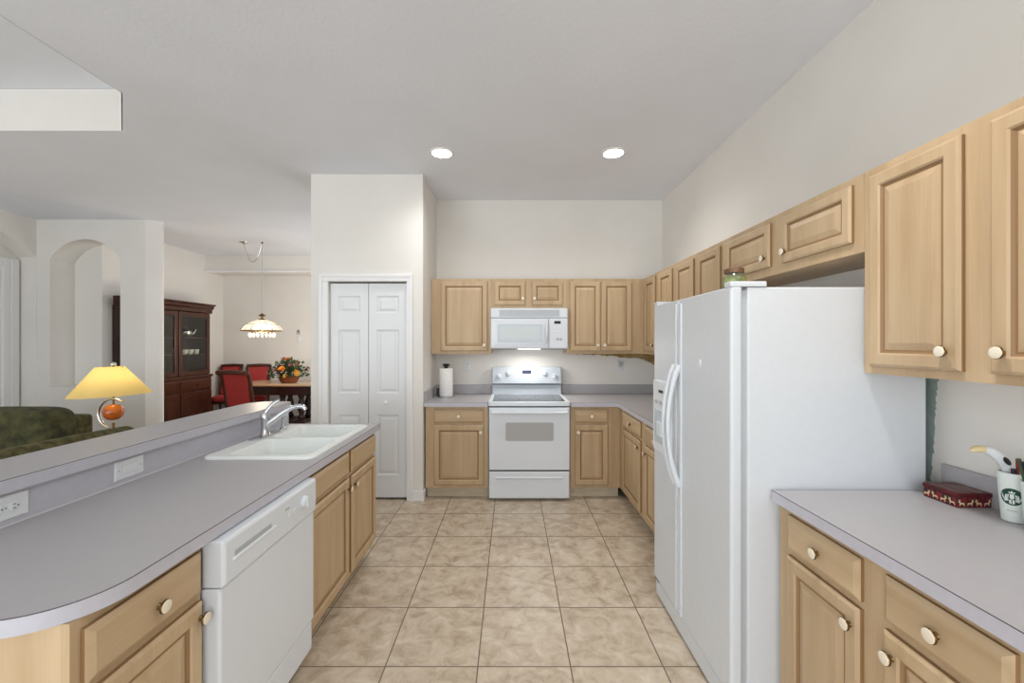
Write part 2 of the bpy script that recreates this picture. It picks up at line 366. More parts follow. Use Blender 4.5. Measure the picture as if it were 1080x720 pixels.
struct('trim_4', bm, 'trimw', 0.004)
bm = BM(); box(bm, -0.977 + w - 0.025, -0.8145, PY - 0.014, PY - 0.0005, 0, 0.095); box(bm, -0.826, -0.8145, PY, PY + 0.09, 0, 0.095)
struct('baseboard_pantry', bm, 'trimw', 0.004)
bm = BM(); box(bm, -5.53, -5.515, 7.2, 7.97, 0, 0.11); box(bm, -5.515, -0.45, 7.955, 7.97, 0, 0.11); box(bm, -4.68, -6.07, 5.296, 5.31, 0, 0.11)
struct('baseboard_dining', bm, 'trimw', 0.004)
# patches the repaint did not reach
def jag(pts, amp, n, rnd):
    out = []
    for (a, b) in zip(pts[:-1], pts[1:]):
        for k in range(n):
            t = k / n; out.append((a[0] + (b[0] - a[0]) * t + rnd.uniform(-amp, amp), a[1] + (b[1] - a[1]) * t + rnd.uniform(-amp, amp)))
    return out + [pts[-1]]
rn = random.Random(3)
low = jag([(0.66, 1.358), (0.98, 1.340), (1.19, 1.318), (1.44, 1.295), (1.527, 1.262), (1.58, 1.235), (1.655, 1.195)], 0.008, 9, rn)
bm = BM(); prism(bm, low + [(1.655, 1.40), (0.70, 1.40)], 4.5885, 4.5895, 'Y'); struct('wall_patch', bm, 'bareboard')
edge = jag([(1.650, 0.93), (1.640, 1.05), (1.632, 1.2), (1.625, 1.30), (1.612, 1.40)], 0.005, 9, rn)
bm = BM(); prism(bm, edge + [(1.75, 1.46), (1.75, 0.93)], 1.6655, 1.6665, 'X'); struct('wall_patch', bm, 'oldpaint')
edge = jag([(1.62, 1.68), (1.68, 1.70), (1.72, 1.76), (1.66, 1.80), (1.62, 1.82)], 0.008, 6, rn)
bm = BM(); prism(bm, edge, 1.6655, 1.6665, 'X'); struct('wall_patch', bm, 'oldpaint')

# ------------------------------------------------------------------ cabinets
def door_bm(x0, x1, z0, z1, t=0.02, fw=0.056):
    fw = min(fw, (z1 - z0) * 0.22); bm = BM()
    panel(bm, x0, x1, z0, z1, [(0, -0.0005), (0, -0.012), (0.003, -0.0155), (0.010, -t), (fw - 0.012, -t), (fw - 0.006, -t + 0.004), (fw, -t + 0.010), (fw + 0.006, -t + 0.0105), (fw + 0.03, -t + 0.003)], mis=[1, 0, 0, 0, 0, 1, 1, 0, 0])  # outer edge strip coloured dark to paint the shadow around the door
    return bm
def drawer_bm(x0, x1, z0, z1, t=0.02):
    bm = BM(); panel(bm, x0, x1, z0, z1, [(0, -0.0005), (0, -0.010), (0.004, -0.013), (0.016, -t)], mis=[1, 0, 0, 0]); return bm  # dark edge strip is painted shade around the drawer front
def knob(parent, x, z, y=-0.02):
    bm = BM()
    lathe(bm, [(0.009, y), (0.007, y - 0.002), (0.0055, y - 0.004), (0.0055, y - 0.009), (0.013, y - 0.012), (0.0180, y - 0.015), (0.0182, y - 0.018), (0.0168, y - 0.0205), (0.0155, y - 0.0212), (0.010, y - 0.0222), (0.004, y - 0.0228)],
          (x, 0, z), 20, axis='Y', mis=[0, 0, 0, 0, 0, 0, 0, 1, 1, 1])
    return obj('knob', bm, ['brass', 'cream'], parent, smooth=35)
def cabinet(kind, label, loc, rz, w, depth, z0, z1, doors, drawers, group, toe=0.0, hollow=False):
    t = thing(kind, label, 'cabinet', loc, rz, group)
    f = 0.019; bm = BM()
    zb = z0 + (toe if toe else 0)
    if hollow:
        box(bm, 0, 0.018, f, depth, zb, z1); box(bm, w - 0.018, w, f, depth, zb, z1); box(bm, 0.018, w - 0.018, depth - 0.012, depth, zb, z1); box(bm, 0.018, w - 0.018, f, depth - 0.012, zb, zb + 0.018)
    else: box(bm, 0, w, f, depth, zb, z1)
    obj('carcass', bm, 'wood', t)
    if toe:
        bm = BM(); box(bm, 0.0, w, 0.075, depth, 0.0, zb - 0.0005); obj('toe_kick', bm, 'toekick', t)
    # face frame: rails and stiles around the doors and drawers
    bm = BM(); fz0 = zb
    xs = sorted(doors, key=lambda d: d[0]); cuts = [0] + [v for d in xs for v in (d[0] + 0.012, d[1] - 0.012)] + [w]
    for i in range(0, len(cuts), 2): box(bm, cuts[i], cuts[i + 1], 0, f, fz0, z1)
    for d in xs:
        zz = [fz0, d[2] + 0.012, d[3] - 0.012]
        for q in drawers:
            if abs(q[0] - d[0]) < 0.05: zz += [q[2] + 0.012, q[3] - 0.012]
        zz.append(z1)
        for i in range(0, len(zz), 2): box(bm, d[0] + 0.012, d[1] - 0.012, 0, f, zz[i], zz[i + 1])
    obj('face_frame', bm, 'wood', t)
    for d in doors:
        o = obj('door', door_bm(*d[:4]), ['wood', 'glaze_shade'], t)
        if len(d) > 4: knob(o, d[4], d[5])
    for q in drawers:
        o = obj('drawer' if len(q) > 4 else 'drawer_front', drawer_bm(*q[:4]), ['woodh', 'glaze_shade'], t)
        if len(q) > 4: knob(o, q[4], q[5])
    return t
UZ0, UZ1 = 1.363, 2.134; DZ0, DZ1 = 1.392, 2.104
G = 'wall cabinets'
FY = 4.27
def X(px, y): return (px - 539.3) * y / 438
x0 = -0.822
cabinet('wall_cabinet', 'single-door maple wall cabinet left of the white microwave', (x0, FY, 0), 0, 0.612, 0.318, UZ0, UZ1,
        [(0.097, 0.578, DZ0, DZ1, 0.545, 1.452)], [], G)
cabinet('wall_cabinet', 'short two-door maple cabinet directly above the microwave', (-0.208, FY, 0), 0, 0.778, 0.318, 1.83, UZ1,
        [(0.032, 0.352, 1.862, DZ1, 0.325, 1.93), (0.418, 0.738, 1.862, DZ1, 0.445, 1.93)], [], G)
cabinet('wall_cabinet', 'two-door maple wall cabinet right of the microwave, ending at the corner', (0.572, FY, 0), 0, 0.788, 0.318, UZ0, UZ1,
        [(0.030, 0.342, DZ0, DZ1, 0.312, 1.452), (0.352, 0.664, DZ0, DZ1, 0.382, 1.452)], [], G)
FX = 1.362
def yl(y0, *ys): return [y0 - v for v in ys]
def rcab(label, ya, yb, z0, doors, kind='wall_cabinet'):
    # doors given by (y_far, y_near, z0, z1, knob_y, knob_z)
    return cabinet(kind, label, (FX, yb, 0), R(-90), yb - ya, 0.303, z0, UZ1, [(yb - d[0], yb - d[1], d[2], d[3], yb - d[4], d[5]) for d in doors], [], G)
rcab('two-door maple wall cabinet in the far right corner behind the fridge', 3.477, 4.268, UZ0, [(4.20, 3.907, DZ0, DZ1, 3.94, 1.452), (3.80, 3.495, DZ0, DZ1, 3.77, 1.452)])
rcab('two-door maple wall cabinet on the right wall between corner cabinet and over-fridge cabinet', 2.682, 3.475, UZ0, [(3.404, 3.083, DZ0, DZ1, 3.115, 1.452), (3.013, 2.691, DZ0, DZ1, 2.98, 1.452)])
rcab('short wide two-door maple cabinet above the fridge', 1.602, 2.680, 1.83, [(2.612, 2.168, 1.875, DZ1, 2.205, 1.925), (2.075, 1.648, 1.875, DZ1, 2.038, 1.925)])
rcab('large two-door maple wall cabinet above the counter nearest the camera on the right', 0.80, 1.60, UZ0, [(1.566, 1.245, DZ0, DZ1, 1.285, 1.452), (1.17, 0.85, DZ0, DZ1, 1.135, 1.452)])
B = 'base cabinets'
QZ0, QZ1, EZ0, EZ1, BT = 0.722, 0.848, 0.135, 0.700, 0.874
BY = 3.93
cabinet('base_cabinet', 'narrow maple base cabinet left of the range, drawer over one door', (-0.812, BY, 0), 0, 0.592, 0.655, 0, BT,
        [(0.080, 0.553, EZ0, EZ1, 0.525, 0.635)], [(0.080, 0.553, QZ0, QZ1, 0.316, 0.785)], B, toe=0.105)
cabinet('base_cabinet', 'narrow maple base cabinet right of the range, drawer over one door', (0.556, BY, 0), 0, 0.472, 0.655, 0, BT,
        [(0.045, 0.358, EZ0, EZ1, 0.073, 0.635)], [(0.045, 0.358, QZ0, QZ1, 0.200, 0.785)], B, toe=0.105)
BX = 1.03
def rbase(label, ya, yb, cols):
    ds, qs = [], []
    for (yf, yn, ky) in cols:
        ds.append((yb - yf, yb - yn, EZ0, EZ1, yb - ky, 0.640)); qs.append((yb - yf, yb - yn, QZ0, QZ1, yb - (yf + yn) / 2, 0.783))
    return cabinet('base_cabinet', label, (BX, yb, 0), R(-90), yb - ya, 0.632, 0, BT, ds, qs, B, toe=0.105)
rbase('maple base cabinet on the right wall between the corner and the fridge', 2.60, 3.929, [(3.79, 3.28, 3.32), (3.165, 2.66, 3.13)])
rbase('maple base cabinet under the near right counter, two drawers over two doors', 0.80, 1.592, [(1.53, 1.212, 1.240), (1.134, 0.84, 1.105)])
IX = -0.95
def ibase(label, ya, yb, ds, qs, hollow=False):
    return cabinet('base_cabinet', label, (IX, ya, 0), R(90), yb - ya, 0.60, 0, BT, ds, qs, B, toe=0.105, hollow=hollow)
ibase('maple island cabinet between the rounded counter end and the dishwasher', 0.893, 1.268, [(0.022, 0.364, EZ0, EZ1, 0.350, 0.655)], [(0.022, 0.364, QZ0, QZ1, 0.204, 0.783)])
ibase('maple sink cabinet at the far end of the island, two false drawers over two doors', 1.886, 2.872,
      [(0.030, 0.508, EZ0, EZ1, 0.490, 0.640), (0.546, 0.972, EZ0, EZ1, 0.580, 0.640)], [(0.030, 0.508, QZ0, QZ1), (0.546, 0.972, QZ0, QZ1)], True)

# ------------------------------------------------------------------ counters
def ribbon(bm, pts, z0, z1, t, mi=0):
    # thin band along an open path of (x,y), offset outward (to the right of travel)
    n = len(pts); offs = []
    for i in range(n):
        a = Vector(pts[max(i - 1, 0)]); b = Vector(pts[min(i + 1, n - 1)]); d = (b - a).normalized(); nn = Vector((d.y, -d.x))
        offs.append((pts[i][0] + nn.x * t, pts[i][1] + nn.y * t))
    loops = [[(p[0], p[1], z0), (q[0], q[1], z0), (q[0], q[1], z1), (p[0], p[1], z1)] for p, q in zip(pts, offs)]
    return rings(bm, loops, mi)
CT = 0.914; CB = 0.8755
def edged(t, path, t_=0.0025):
    bm = BM(); ribbon(bm, path, CB, CT - 0.0016, t_); ribbon(bm, path, CT - 0.0016, CT, t_, 1)
    return obj('edge_band', bm, ['lame', 'seam'], t, smooth=30)
# island counter with the rounded near corner and the sink cut-out
t = thing('island_countertop', 'long grey laminate island counter with rounded near corner and sink cut-out', 'countertop', (-1.2, 1.9, CB))
ic = [(-1.554, 2.896), (-1.554, 0.843)]; Rr = 0.17
arc = [(-0.917 - Rr + Rr * sin(R(a)), 0.843 + Rr - Rr * cos(R(a))) for a in range(0, 91, 6)]
ic += arc + [(-0.917, 2.896)]
SX0, SX1, SY0, SY1 = -1.500, -0.958, 2.00, 2.80
bm = BM(); plate(bm, ic, [rrect(SX0 + 0.02, SX1 - 0.02, SY0 + 0.02, SY1 - 0.02, 0.04)], CB, CT)
s = obj('slab', bm, 'lam', t); s.matrix_parent_inverse = Matrix.Translation((1.2, -1.9, -CB))
e = edged(t, [(-1.554, 0.843)] + arc + [(-0.917, 2.896), (-0.9171, 2.8962), (-1.554, 2.896)]); e.matrix_parent_inverse = Matrix.Translation((1.2, -1.9, -CB))
# bar wall, riser and bar top
bm = BM(); box(bm, -1.71, -1.561, 0.62, 2.90, 0, 1.0235); struct('wall_bar', bm, 'wall')
bm = BM(); box(bm, -1.560, -1.5545, 0.72, 2.90, CT + 0.0005, 1.0235); tag(obj('backsplash_riser', bm, 'lame'), 'grey laminate riser between the island counter and the raised bar', 'backsplash')
bm = BM(); tube(bm, [(-1.5525, 0.85, CT + 0.002), (-1.5525, 2.89, CT + 0.002)], 0.003, 6); bpy.data.objects['backsplash_riser']
obj('caulk_line', bm, 'trimlil', bpy.data.objects['backsplash_riser'])
t = thing('bar_top', 'narrow raised grey laminate bar top above the island counter', 'countertop', (-1.67, 1.7, 1.024))
def unp(o, l): o.matrix_parent_inverse = Matrix.Translation((-l[0], -l[1], -l[2])); return o
bl = (-1.67, 1.7, 1.024)
bp = rrect(-1.81, -1.53, 0.55, 2.93, [0.07, 0.14, 0.05, 0.05], 8)
bm = BM(); prism(bm, bp, 1.024, 1.065); unp(obj('slab', bm, 'lam', t), bl)
bm = BM(); pth = bp + [bp[0]]
ribbon(bm, pth, 1.024, 1.0634, 0.0025); ribbon(bm, pth, 1.0634, 1.065, 0.0025, 1); unp(obj('edge_band', bm, ['lame', 'seam'], t), bl)
# back left counter
def lcounter(label, poly, path, splash, loc):
    t = thing('countertop', label, 'countertop', loc)
    bm = BM(); prism(bm, poly, CB, CT); unp(obj('slab', bm, 'lam', t), loc)
    o = edged(t, path); unp(o, loc)
    bm = BM()
    for (a, b, c, d, z) in splash: box(bm, a, b, c, d, CT + 0.0003, z)
    unp(obj('backsplash', bm, 'splash', t, 0.002), loc)
    return t
M['lam2'] = M['lam']
lcounter('short beige-grey counter left of the range holding the paper towels', [(-0.824, 3.90), (-0.221, 3.90), (-0.221, 4.588), (-0.824, 4.588)], [(-0.824, 3.90), (-0.221, 3.90)],
         [(-0.824, -0.221, 4.568, 4.588, 1.016), (-0.824, -0.806, 3.92, 4.568, 1.016)], (-0.52, 4.25, CB))
lcounter('L-shaped grey counter in the corner right of the range', [(0.555, 3.90), (0.985, 3.90), (1.00, 3.885), (1.00, 2.47), (1.665, 2.47), (1.665, 4.588), (0.555, 4.588)],
         [(0.555, 3.90), (0.985, 3.90), (1.00, 3.885), (1.00, 2.47)], [(0.555, 1.665, 4.568, 4.588, 1.016), (1.645, 1.665, 2.47, 4.568, 1.016)], (1.2, 4.2, CB))
lcounter('grey laminate counter beside the fridge holding cups and a gift box', [(1.00, 1.592), (1.00, 0.79), (1.665, 0.79), (1.665, 1.592)], [(1.00, 1.592), (1.00, 0.79)],
         [(1.647, 1.665, 0.79, 1.592, 1.016)], (1.3, 1.2, CB))

# ------------------------------------------------------------------ sink and faucet
t = thing('kitchen_sink', 'white double-bowl drop-in sink in the island counter', 'sink', (0, 0, 0))
bm = BM(); rt = CT + 0.014; ym = 2.40
bowls = [rrect(SX0 + 0.10, SX1 - 0.035, SY0 + 0.035, ym - 0.018, 0.05), rrect(SX0 + 0.10, SX1 - 0.035, ym + 0.018, SY1 - 0.035, 0.05)]
plate(bm, rrect(SX0 + 0.006, SX1 - 0.006, SY0 + 0.006, SY1 - 0.006, 0.035), bowls, rt - 0.004, rt)
rings(bm, [[(x, y, CT + 0.0005) for x, y in rrect(SX0, SX1, SY0, SY1, 0.04)], [(x, y, CT + 0.008) for x, y in rrect(SX0, SX1, SY0, SY1, 0.04)], [(x, y, rt) for x, y in rrect(SX0 + 0.006, SX1 - 0.006, SY0 + 0.006, SY1 - 0.006, 0.035)]], 0, False, False)
obj('rim', bm, 'sink', t, 0.003)
for b in bowls:
    bm = BM(); cx = sum(p[0] for p in b) / len(b); cy = sum(p[1] for p in b) / len(b)
    sc = lambda k, z: [(cx + (x - cx) * k, cy + (y - cy) * k, z) for x, y in b]
    rings(bm, [sc(1.0, rt - 0.001), sc(0.985, rt - 0.012), sc(0.95, 0.76), sc(0.90, 0.742), sc(0.15, 0.738)], 0, False, True)
    bw = obj('bowl', bm, 'sink', t, smooth=50)
    bm = BM(); lathe(bm, [(0.045, 0.7385), (0.045, 0.741), (0.03, 0.739), (0.01, 0.7385)], (cx, cy, 0), 20); obj('drain', bm, 'chrome', bw, smooth=40)
FXc, FYc = -1.452, 2.45
t = thing('kitchen_faucet', 'chrome single-lever faucet with side sprayer behind the sink', 'faucet', (FXc, FYc, rt))
bm = BM(); prism(bm, rrect(-0.03, 0.03, -0.13, 0.13, 0.028, 6), 0.0005, 0.009); obj('base_plate', bm, 'chrome', t, 0.003)
bm = BM(); lathe(bm, [(0.030, 0.009), (0.026, 0.02), (0.0235, 0.03), (0.0235, 0.085), (0.026, 0.09), (0.026, 0.118), (0.020, 0.135), (0.006, 0.142)], (0, 0, 0), 24); obj('body', bm, 'chrome', t, smooth=40)
bm = BM(); tube(bm, [(0.0, 0.0, 0.135), (0.012, 0.008, 0.158), (0.030, 0.016, 0.182), (0.052, 0.024, 0.200), (0.066, 0.028, 0.207)], [0.012, 0.011, 0.010, 0.010, 0.007], 12, flat=1.25); obj('lever', bm, 'chrome', t, smooth=40)
bm = BM(); tube(bm, [(0.010, 0.0, 0.065), (0.055, 0.010, 0.102), (0.105, 0.020, 0.142), (0.150, 0.030, 0.166), (0.185, 0.036, 0.172), (0.207, 0.040, 0.166), (0.217, 0.041, 0.148)], [0.020, 0.018, 0.016, 0.0145, 0.0135, 0.0135, 0.0125], 14); obj('spout', bm, 'chrome', t, smooth=50)
t2 = thing('side_sprayer', 'small chrome pull-out sprayer standing right of the faucet', 'sprayer', (-1.452, 2.645, rt))
bm = BM(); lathe(bm, [(0.024, 0.0005), (0.022, 0.008), (0.014, 0.014), (0.014, 0.03)], seg=20); obj('holder', bm, 'chrome', t2, smooth=40)
bm = BM(); tube(bm, [(0, 0, 0.03), (0, 0, 0.06), (0.004, 0, 0.085), (0.02, 0, 0.098)], [0.011, 0.012, 0.015, 0.012], 14); obj('head', bm, 'chrome', t2, smooth=50)

# ------------------------------------------------------------------ outlets and switches
def wallplate(label, loc, rz, w, h, kind, tilt=0, plug=False, cat='outlet', name='power_outlet', grp='outlet plates'):
    # plate faces -y in its own frame
    t = thing(name, label, cat, loc, rz, grp)
    bm = BM(); panel(bm, -w / 2, w / 2, -h / 2, h / 2, [(0, -0.0004), (0, -0.003), (0.004, -0.006)]); obj('plate', bm, 'plastic', t)
    hz = w > h
    if kind == 'duplex':
        for s_ in (-1, 1):
            c = (s_ * 0.021, 0) if hz else (0, s_ * 0.021)
            bm = BM(); lathe(bm, [(0.0165, -0.006), (0.0165, -0.0075), (0.015, -0.0082)], (c[0], 0, c[1]), 20, axis='Y')
            rc = obj('receptacle', bm, 'plastic', t, smooth=30)
            bm = BM()
            for q in (-1, 1):
                dx, dz = (0.0, q * 0.006) if hz else (q * 0.006, 0.003)
                if hz: box(bm, c[0] - 0.004, c[0] + 0.003, -0.0086, -0.0080, c[1] + dz - 0.0012, c[1] + dz + 0.0012)
                else: box(bm, c[0] + dx - 0.0012, c[0] + dx + 0.0012, -0.0086, -0.0080, c[1] + dz - 0.004, c[1] + dz + 0.004)
            gx, gz = (c[0] + 0.0095, c[1]) if hz else (c[0], c[1] - 0.0085)
            lathe(bm, [(0.0022, -0.0080), (0.0022, -0.0086)], (gx, 0, gz), 10, axis='Y'); obj('slots', bm, 'dark', rc)
    else:
        bm = BM(); a, b = (0.0335, 0.0165) if hz else (0.0165, 0.0335)
        panel(bm, -a, a, -b, b, [(0, -0.006), (0, -0.0085), (0.003, -0.0095)]); rk = obj('rocker', bm, 'plastic', t)
        bm = BM(); tube(bm, [(-a, -0.0062, -b), (a, -0.0062, -b), (a, -0.0062, b), (-a, -0.0062, b), (-a, -0.0062, -b)], 0.0006, 5); obj('frame_gap', bm, 'greyplastic', rk)
    for s_ in ((-1, 1) if kind != 'duplex' else (0,)):
        c = (s_ * 0.048, 0) if hz else (0, s_ * 0.048)
        bm = BM(); lathe(bm, [(0.003, -0.006), (0.003, -0.0072), (0.001, -0.0074)], (c[0], 0, c[1]), 10, axis='Y'); obj('screw', bm, 'greyplastic', t)
    if plug:
        bm = BM(); box(bm, -0.016, 0.016, -0.045, -0.0083, 0.0, 0.045); obj('plug_in', bm, 'greyplastic', t, 0.006)
    return t
wallplate('white outlet plate on the bar riser nearest the camera', (-1.5543, 1.272, 0.972), R(90), 0.125, 0.076, 'duplex')
wallplate('white rocker switch plate on the bar riser farther from the camera', (-1.5543, 1.687, 0.972), R(90), 0.128, 0.076, 'rocker', name='switch_plate', cat='switch')
wallplate('white outlet on the back wall left of the range', (X(493, 4.59), 4.5898, 1.225), 0, 0.072, 0.118, 'duplex')
wallplate('white outlet with a grey plug on the back wall right of the range', (X(653.5, 4.59), 4.5898, 1.225), 0, 0.072, 0.118, 'duplex', plug=True)
wallplate('small switch plate on the far dining wall above the flowers', (X(315, 7.97), 7.9698, 1.55), 0, 0.075, 0.118, 'rocker', name='switch_plate', cat='switch')
bm = BM(); panel(bm, -0.03, 0.03, -0.045, 0.045, [(0, -0.0004), (0, -0.012), (0.006, -0.016)]); 
t = thing('thermostat', 'small dark wall control just above the dining switch plate', 'thermostat', (X(315, 7.97), 7.9698, 1.68)); obj('housing', bm, 'greyplastic', t)
bm = BM(); box(bm, -0.015, 0.015, -0.018, -0.0155, -0.005, 0.025); obj('screen', bm, 'dark', t)

# ------------------------------------------------------------------ dishwasher
t = thing('dishwasher', 'white built-in dishwasher in the island', 'dishwasher', (IX, 1.272, 0), R(90))
w = 0.606
bm = BM(); box(bm, 0.004, w, 0.0, 0.56, 0.10, 0.868); obj('tub', bm, 'greyplastic', t)
bm = BM(); panel(bm, 0.0, w, 0.235, 0.722, [(0, 0), (0, -0.052), (0.006, -0.058)]); obj('door', bm, 'white', t, 0.004)
bm = BM(); panel(bm, 0.0, w, 0.725, 0.870, [(0, 0), (0, -0.060), (0.003, -0.066), (0.010, -0.070)]); cp = obj('control_panel', bm, 'white', t, 0.006, seg=3)
bm = BM(); box(bm, 0.05, 0.25, -0.0716, -0.0698, 0.802, 0.818); obj('handle_slot', bm, 'greyplastic', cp)
bm = BM(); panel(bm, 0.04, 0.28, 0.788, 0.8015, [(0, -0.069), (0.004, -0.076)]); obj('handle_lip', bm, 'white', cp, 0.002)
bm = BM(); lathe(bm, [(0.026, -0.069), (0.026, -0.075), (0.022, -0.083), (0.018, -0.085)], (0.49, 0, 0.805), 24, axis='Y'); box(bm, 0.485, 0.495, -0.090, -0.084, 0.783, 0.827); obj('dial', bm, 'white', cp, smooth=40)
for k in range(2):
    bm = BM(); box(bm, 0.365 + 0.035 * k, 0.39 + 0.035 * k, -0.0745, -0.0695, 0.790, 0.806); obj('button', bm, 'plastic', cp, 0.002)
bm = BM(); box(bm, 0.345, 0.375, -0.0706, -0.0698, 0.822, 0.830); obj('indicator', bm, 'greyplastic', cp)
bm = BM(); panel(bm, 0.006, w - 0.006, 0.105, 0.228, [(0, 0), (0, -0.048), (0.004, -0.052)]); obj('access_panel', bm, 'white', t, 0.003)
bm = BM(); box(bm, 0.01, w - 0.01, 0.02, 0.05, 0.0, 0.1); obj('toe_kick', bm, 'black', t)

# ------------------------------------------------------------------ range
t = thing('electric_range', 'white freestanding electric range with glass cooktop', 'range', (-0.215, 3.86, 0))
w = 0.764; D = 0.70
bm = BM(); box(bm, 0.004, w - 0.004, 0.035, D, 0.02, 0.885); box(bm, 0.02, w - 0.02, 0.08, D, 0.0, 0.02); obj('body', bm, 'white', t, 0.003)
bm = BM(); plate(bm, rrect(0, w, 0.0, D - 0.05, [0, 0, 0.02, 0.02], 5), [rrect(0.035, w - 0.035, 0.075, D - 0.075, 0.02, 5)], 0.888, 0.922); ck = obj('cooktop_frame', bm, 'white', t, 0.004)
bm = BM(); prism(bm, rrect(0.036, w - 0.036, 0.076, D - 0.076, 0.02, 5), 0.905, 0.9195); gl = obj('cooktop_glass', bm, 'cooktop', t)
for (cx, cy, r) in ((0.20, 0.22, 0.105), (0.56, 0.22, 0.085), (0.20, 0.48, 0.085), (0.56, 0.48, 0.105)):
    bm = BM(); rings(bm, [[(cx + q * cos(2 * pi * k / 40), cy + q * sin(2 * pi * k / 40), 0.9199) for k in range(40)] for q in (r, r - 0.006)], 0, False, False); obj('burner_ring', bm, 'burner', gl)
bm = BM(); panel(bm, 0.006, w - 0.006, 0.292, 0.875, [(0, 0.034), (0, 0.006), (0.006, 0.0)]); od = obj('oven_door', bm, 'white', t, 0.003)
bm = BM(); prism(bm, [(x, z) for x, z in rrect(0.162, 0.608, 0.565, 0.735, 0.015, 4)], -0.0012, 0.002, 'Y'); obj('oven_window', bm, 'ovenglass', od)
bm = BM(); prism(bm, [(0.0, 0.852), (-0.038, 0.846), (-0.046, 0.838), (-0.046, 0.826), (-0.034, 0.822), (-0.028, 0.830), (0.0, 0.834)], 0.03, w - 0.03, 'X'); obj('oven_handle', bm, 'white', od, 0.003)
bm = BM(); panel(bm, 0.008, w - 0.008, 0.03, 0.279, [(0, 0.034), (0, 0.006), (0.006, 0.0)]); dw = obj('storage_drawer', bm, 'white', t, 0.003)
bm = BM(); prism(bm, [(0.0, 0.232), (-0.010, 0.226), (-0.010, 0.220), (0.0, 0.205)], 0.07, w - 0.07, 'X'); obj('drawer_pull', bm, 'white', dw, 0.002)
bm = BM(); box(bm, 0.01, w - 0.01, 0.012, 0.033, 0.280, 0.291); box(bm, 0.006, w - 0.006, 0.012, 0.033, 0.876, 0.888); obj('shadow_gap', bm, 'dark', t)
# backguard: lower part and overhanging console
bm = BM(); box(bm, 0.010, w - 0.010, D - 0.055, D, 0.9225, 1.025); bg = obj('backguard', bm, 'panel', t, 0.003)
bm = BM(); box(bm, 0.014, w - 0.014, D - 0.080, D - 0.01, 1.0255, 1.0335); obj('vent_slot', bm, 'black', bg)
bm = BM(); prism(bm, [(D - 0.085, 1.034), (D - 0.060, 1.205), (D - 0.045, 1.214), (D, 1.214), (D, 1.034)], 0.008, w - 0.008, 'X'); co = obj('console', bm, 'panel', t, 0.008, seg=3)
def cy_(z): return D - 0.085 + 0.025 * (z - 1.034) / 0.171
for cx, cz in ((0.085, 1.115), (0.185, 1.150), (0.575, 1.150), (0.680, 1.115)):
    bm = BM(); y = cy_(cz); lathe(bm, [(0.026, y + 0.002), (0.026, y - 0.006), (0.022, y - 0.022), (0.018, y - 0.024)], (cx, 0, cz), 20, axis='Y'); box(bm, cx - 0.005, cx + 0.005, y - 0.030, y - 0.02, cz - 0.02, cz + 0.02)
    obj('control_knob', bm, 'white', co, smooth=40)
bm = BM(); y = cy_(1.16); box(bm, 0.335, 0.43, y - 0.003, y + 0.004, 1.140, 1.178); obj('clock_display', bm, 'display', co, 0.002)
for k in range(5):
    bm = BM(); y = cy_(1.105); box(bm, 0.28 + 0.045 * k, 0.312 + 0.045 * k, y - 0.003, y + 0.004, 1.094, 1.108); obj('button', bm, 'plastic', co, 0.001)

# ------------------------------------------------------------------ over-the-range microwave
t = thing('microwave', 'white over-the-range microwave under the short cabinet', 'microwave', (-0.208, 4.19, 0))
w = 0.778; z0, z1 = 1.415, 1.826
bm = BM(); box(bm, 0.004, w - 0.004, 0.03, 0.397, z0, z1); obj('body', bm, 'white', t, 0.003)
bm = BM(); panel(bm, 0.0, w, 1.728, z1, [(0, 0.03), (0, 0.006), (0.006, 0.0)]); gr = obj('vent_grille', bm, 'white', t, 0.003)
bm = BM()
for k in range(7): box(bm, 0.085, w - 0.085, -0.003, 0.001, 1.745 + k * 0.0095, 1.7495 + k * 0.0095)
obj('louvres', bm, 'greyplastic', gr)
bm = BM(); panel(bm, 0.0, 0.585, z0 + 0.004, 1.722, [(0, 0.03), (0, 0.004), (0.006, -0.004), (0.05, -0.010)]); md = obj('door', bm, 'white', t, 0.003)
bm = BM(); prism(bm, rrect(0.068, 0.525, 1.480, 1.665, 0.012, 4), -0.0125, -0.008, 'Y'); wf = obj('window_frame', bm, 'panel', md)
bm = BM(); prism(bm, rrect(0.095, 0.495, 1.505, 1.640, 0.008, 4), -0.0140, -0.011, 'Y'); obj('window', bm, 'mwglass', wf)
bm = BM(); tube(bm, [(0.562, -0.006, 1.48), (0.562, -0.034, 1.50), (0.562, -0.038, 1.57), (0.562, -0.034, 1.655), (0.562, -0.006, 1.675)], 0.011, 10); obj('handle', bm, 'plastic', md, smooth=50)
bm = BM(); panel(bm, 0.588, w, z0 + 0.004, 1.722, [(0, 0.03), (0, 0.004), (0.006, -0.004)]); kp = obj('control_panel', bm, 'white', t, 0.003)
bm = BM(); box(bm, 0.640, 0.705, -0.006, -0.003, 1.668, 1.696); obj('clock_display', bm, 'dark', kp)
for r_ in range(4):
    for c_ in range(3):
        bm = BM(); box(bm, 0.630 + c_ * 0.032, 0.656 + c_ * 0.032, -0.0058, -0.003, 1.50 + r_ * 0.037, 1.524 + r_ * 0.037); obj('button', bm, 'greyplastic' if r_ == 0 and c_ else 'plastic', kp, 0.002)
bm = BM(); box(bm, 0.03, 0.25, 0.05, 0.2, z0 - 0.006, z0); box(bm, 0.53, 0.75, 0.05, 0.2, z0 - 0.006, z0); obj('grease_filter', bm, 'dark', t)
bm = BM(); box(bm, 0.28, 0.50, 0.06, 0.14, z0 - 0.005, z0); obj('hood_lamp', bm, 'mwlens', t)
area('hood_light', (0.182, 4.30, z0 - 0.012), (R(-12), 0, 0), 0.2, 0.07, 3.0, (1, 0.97, 0.93))

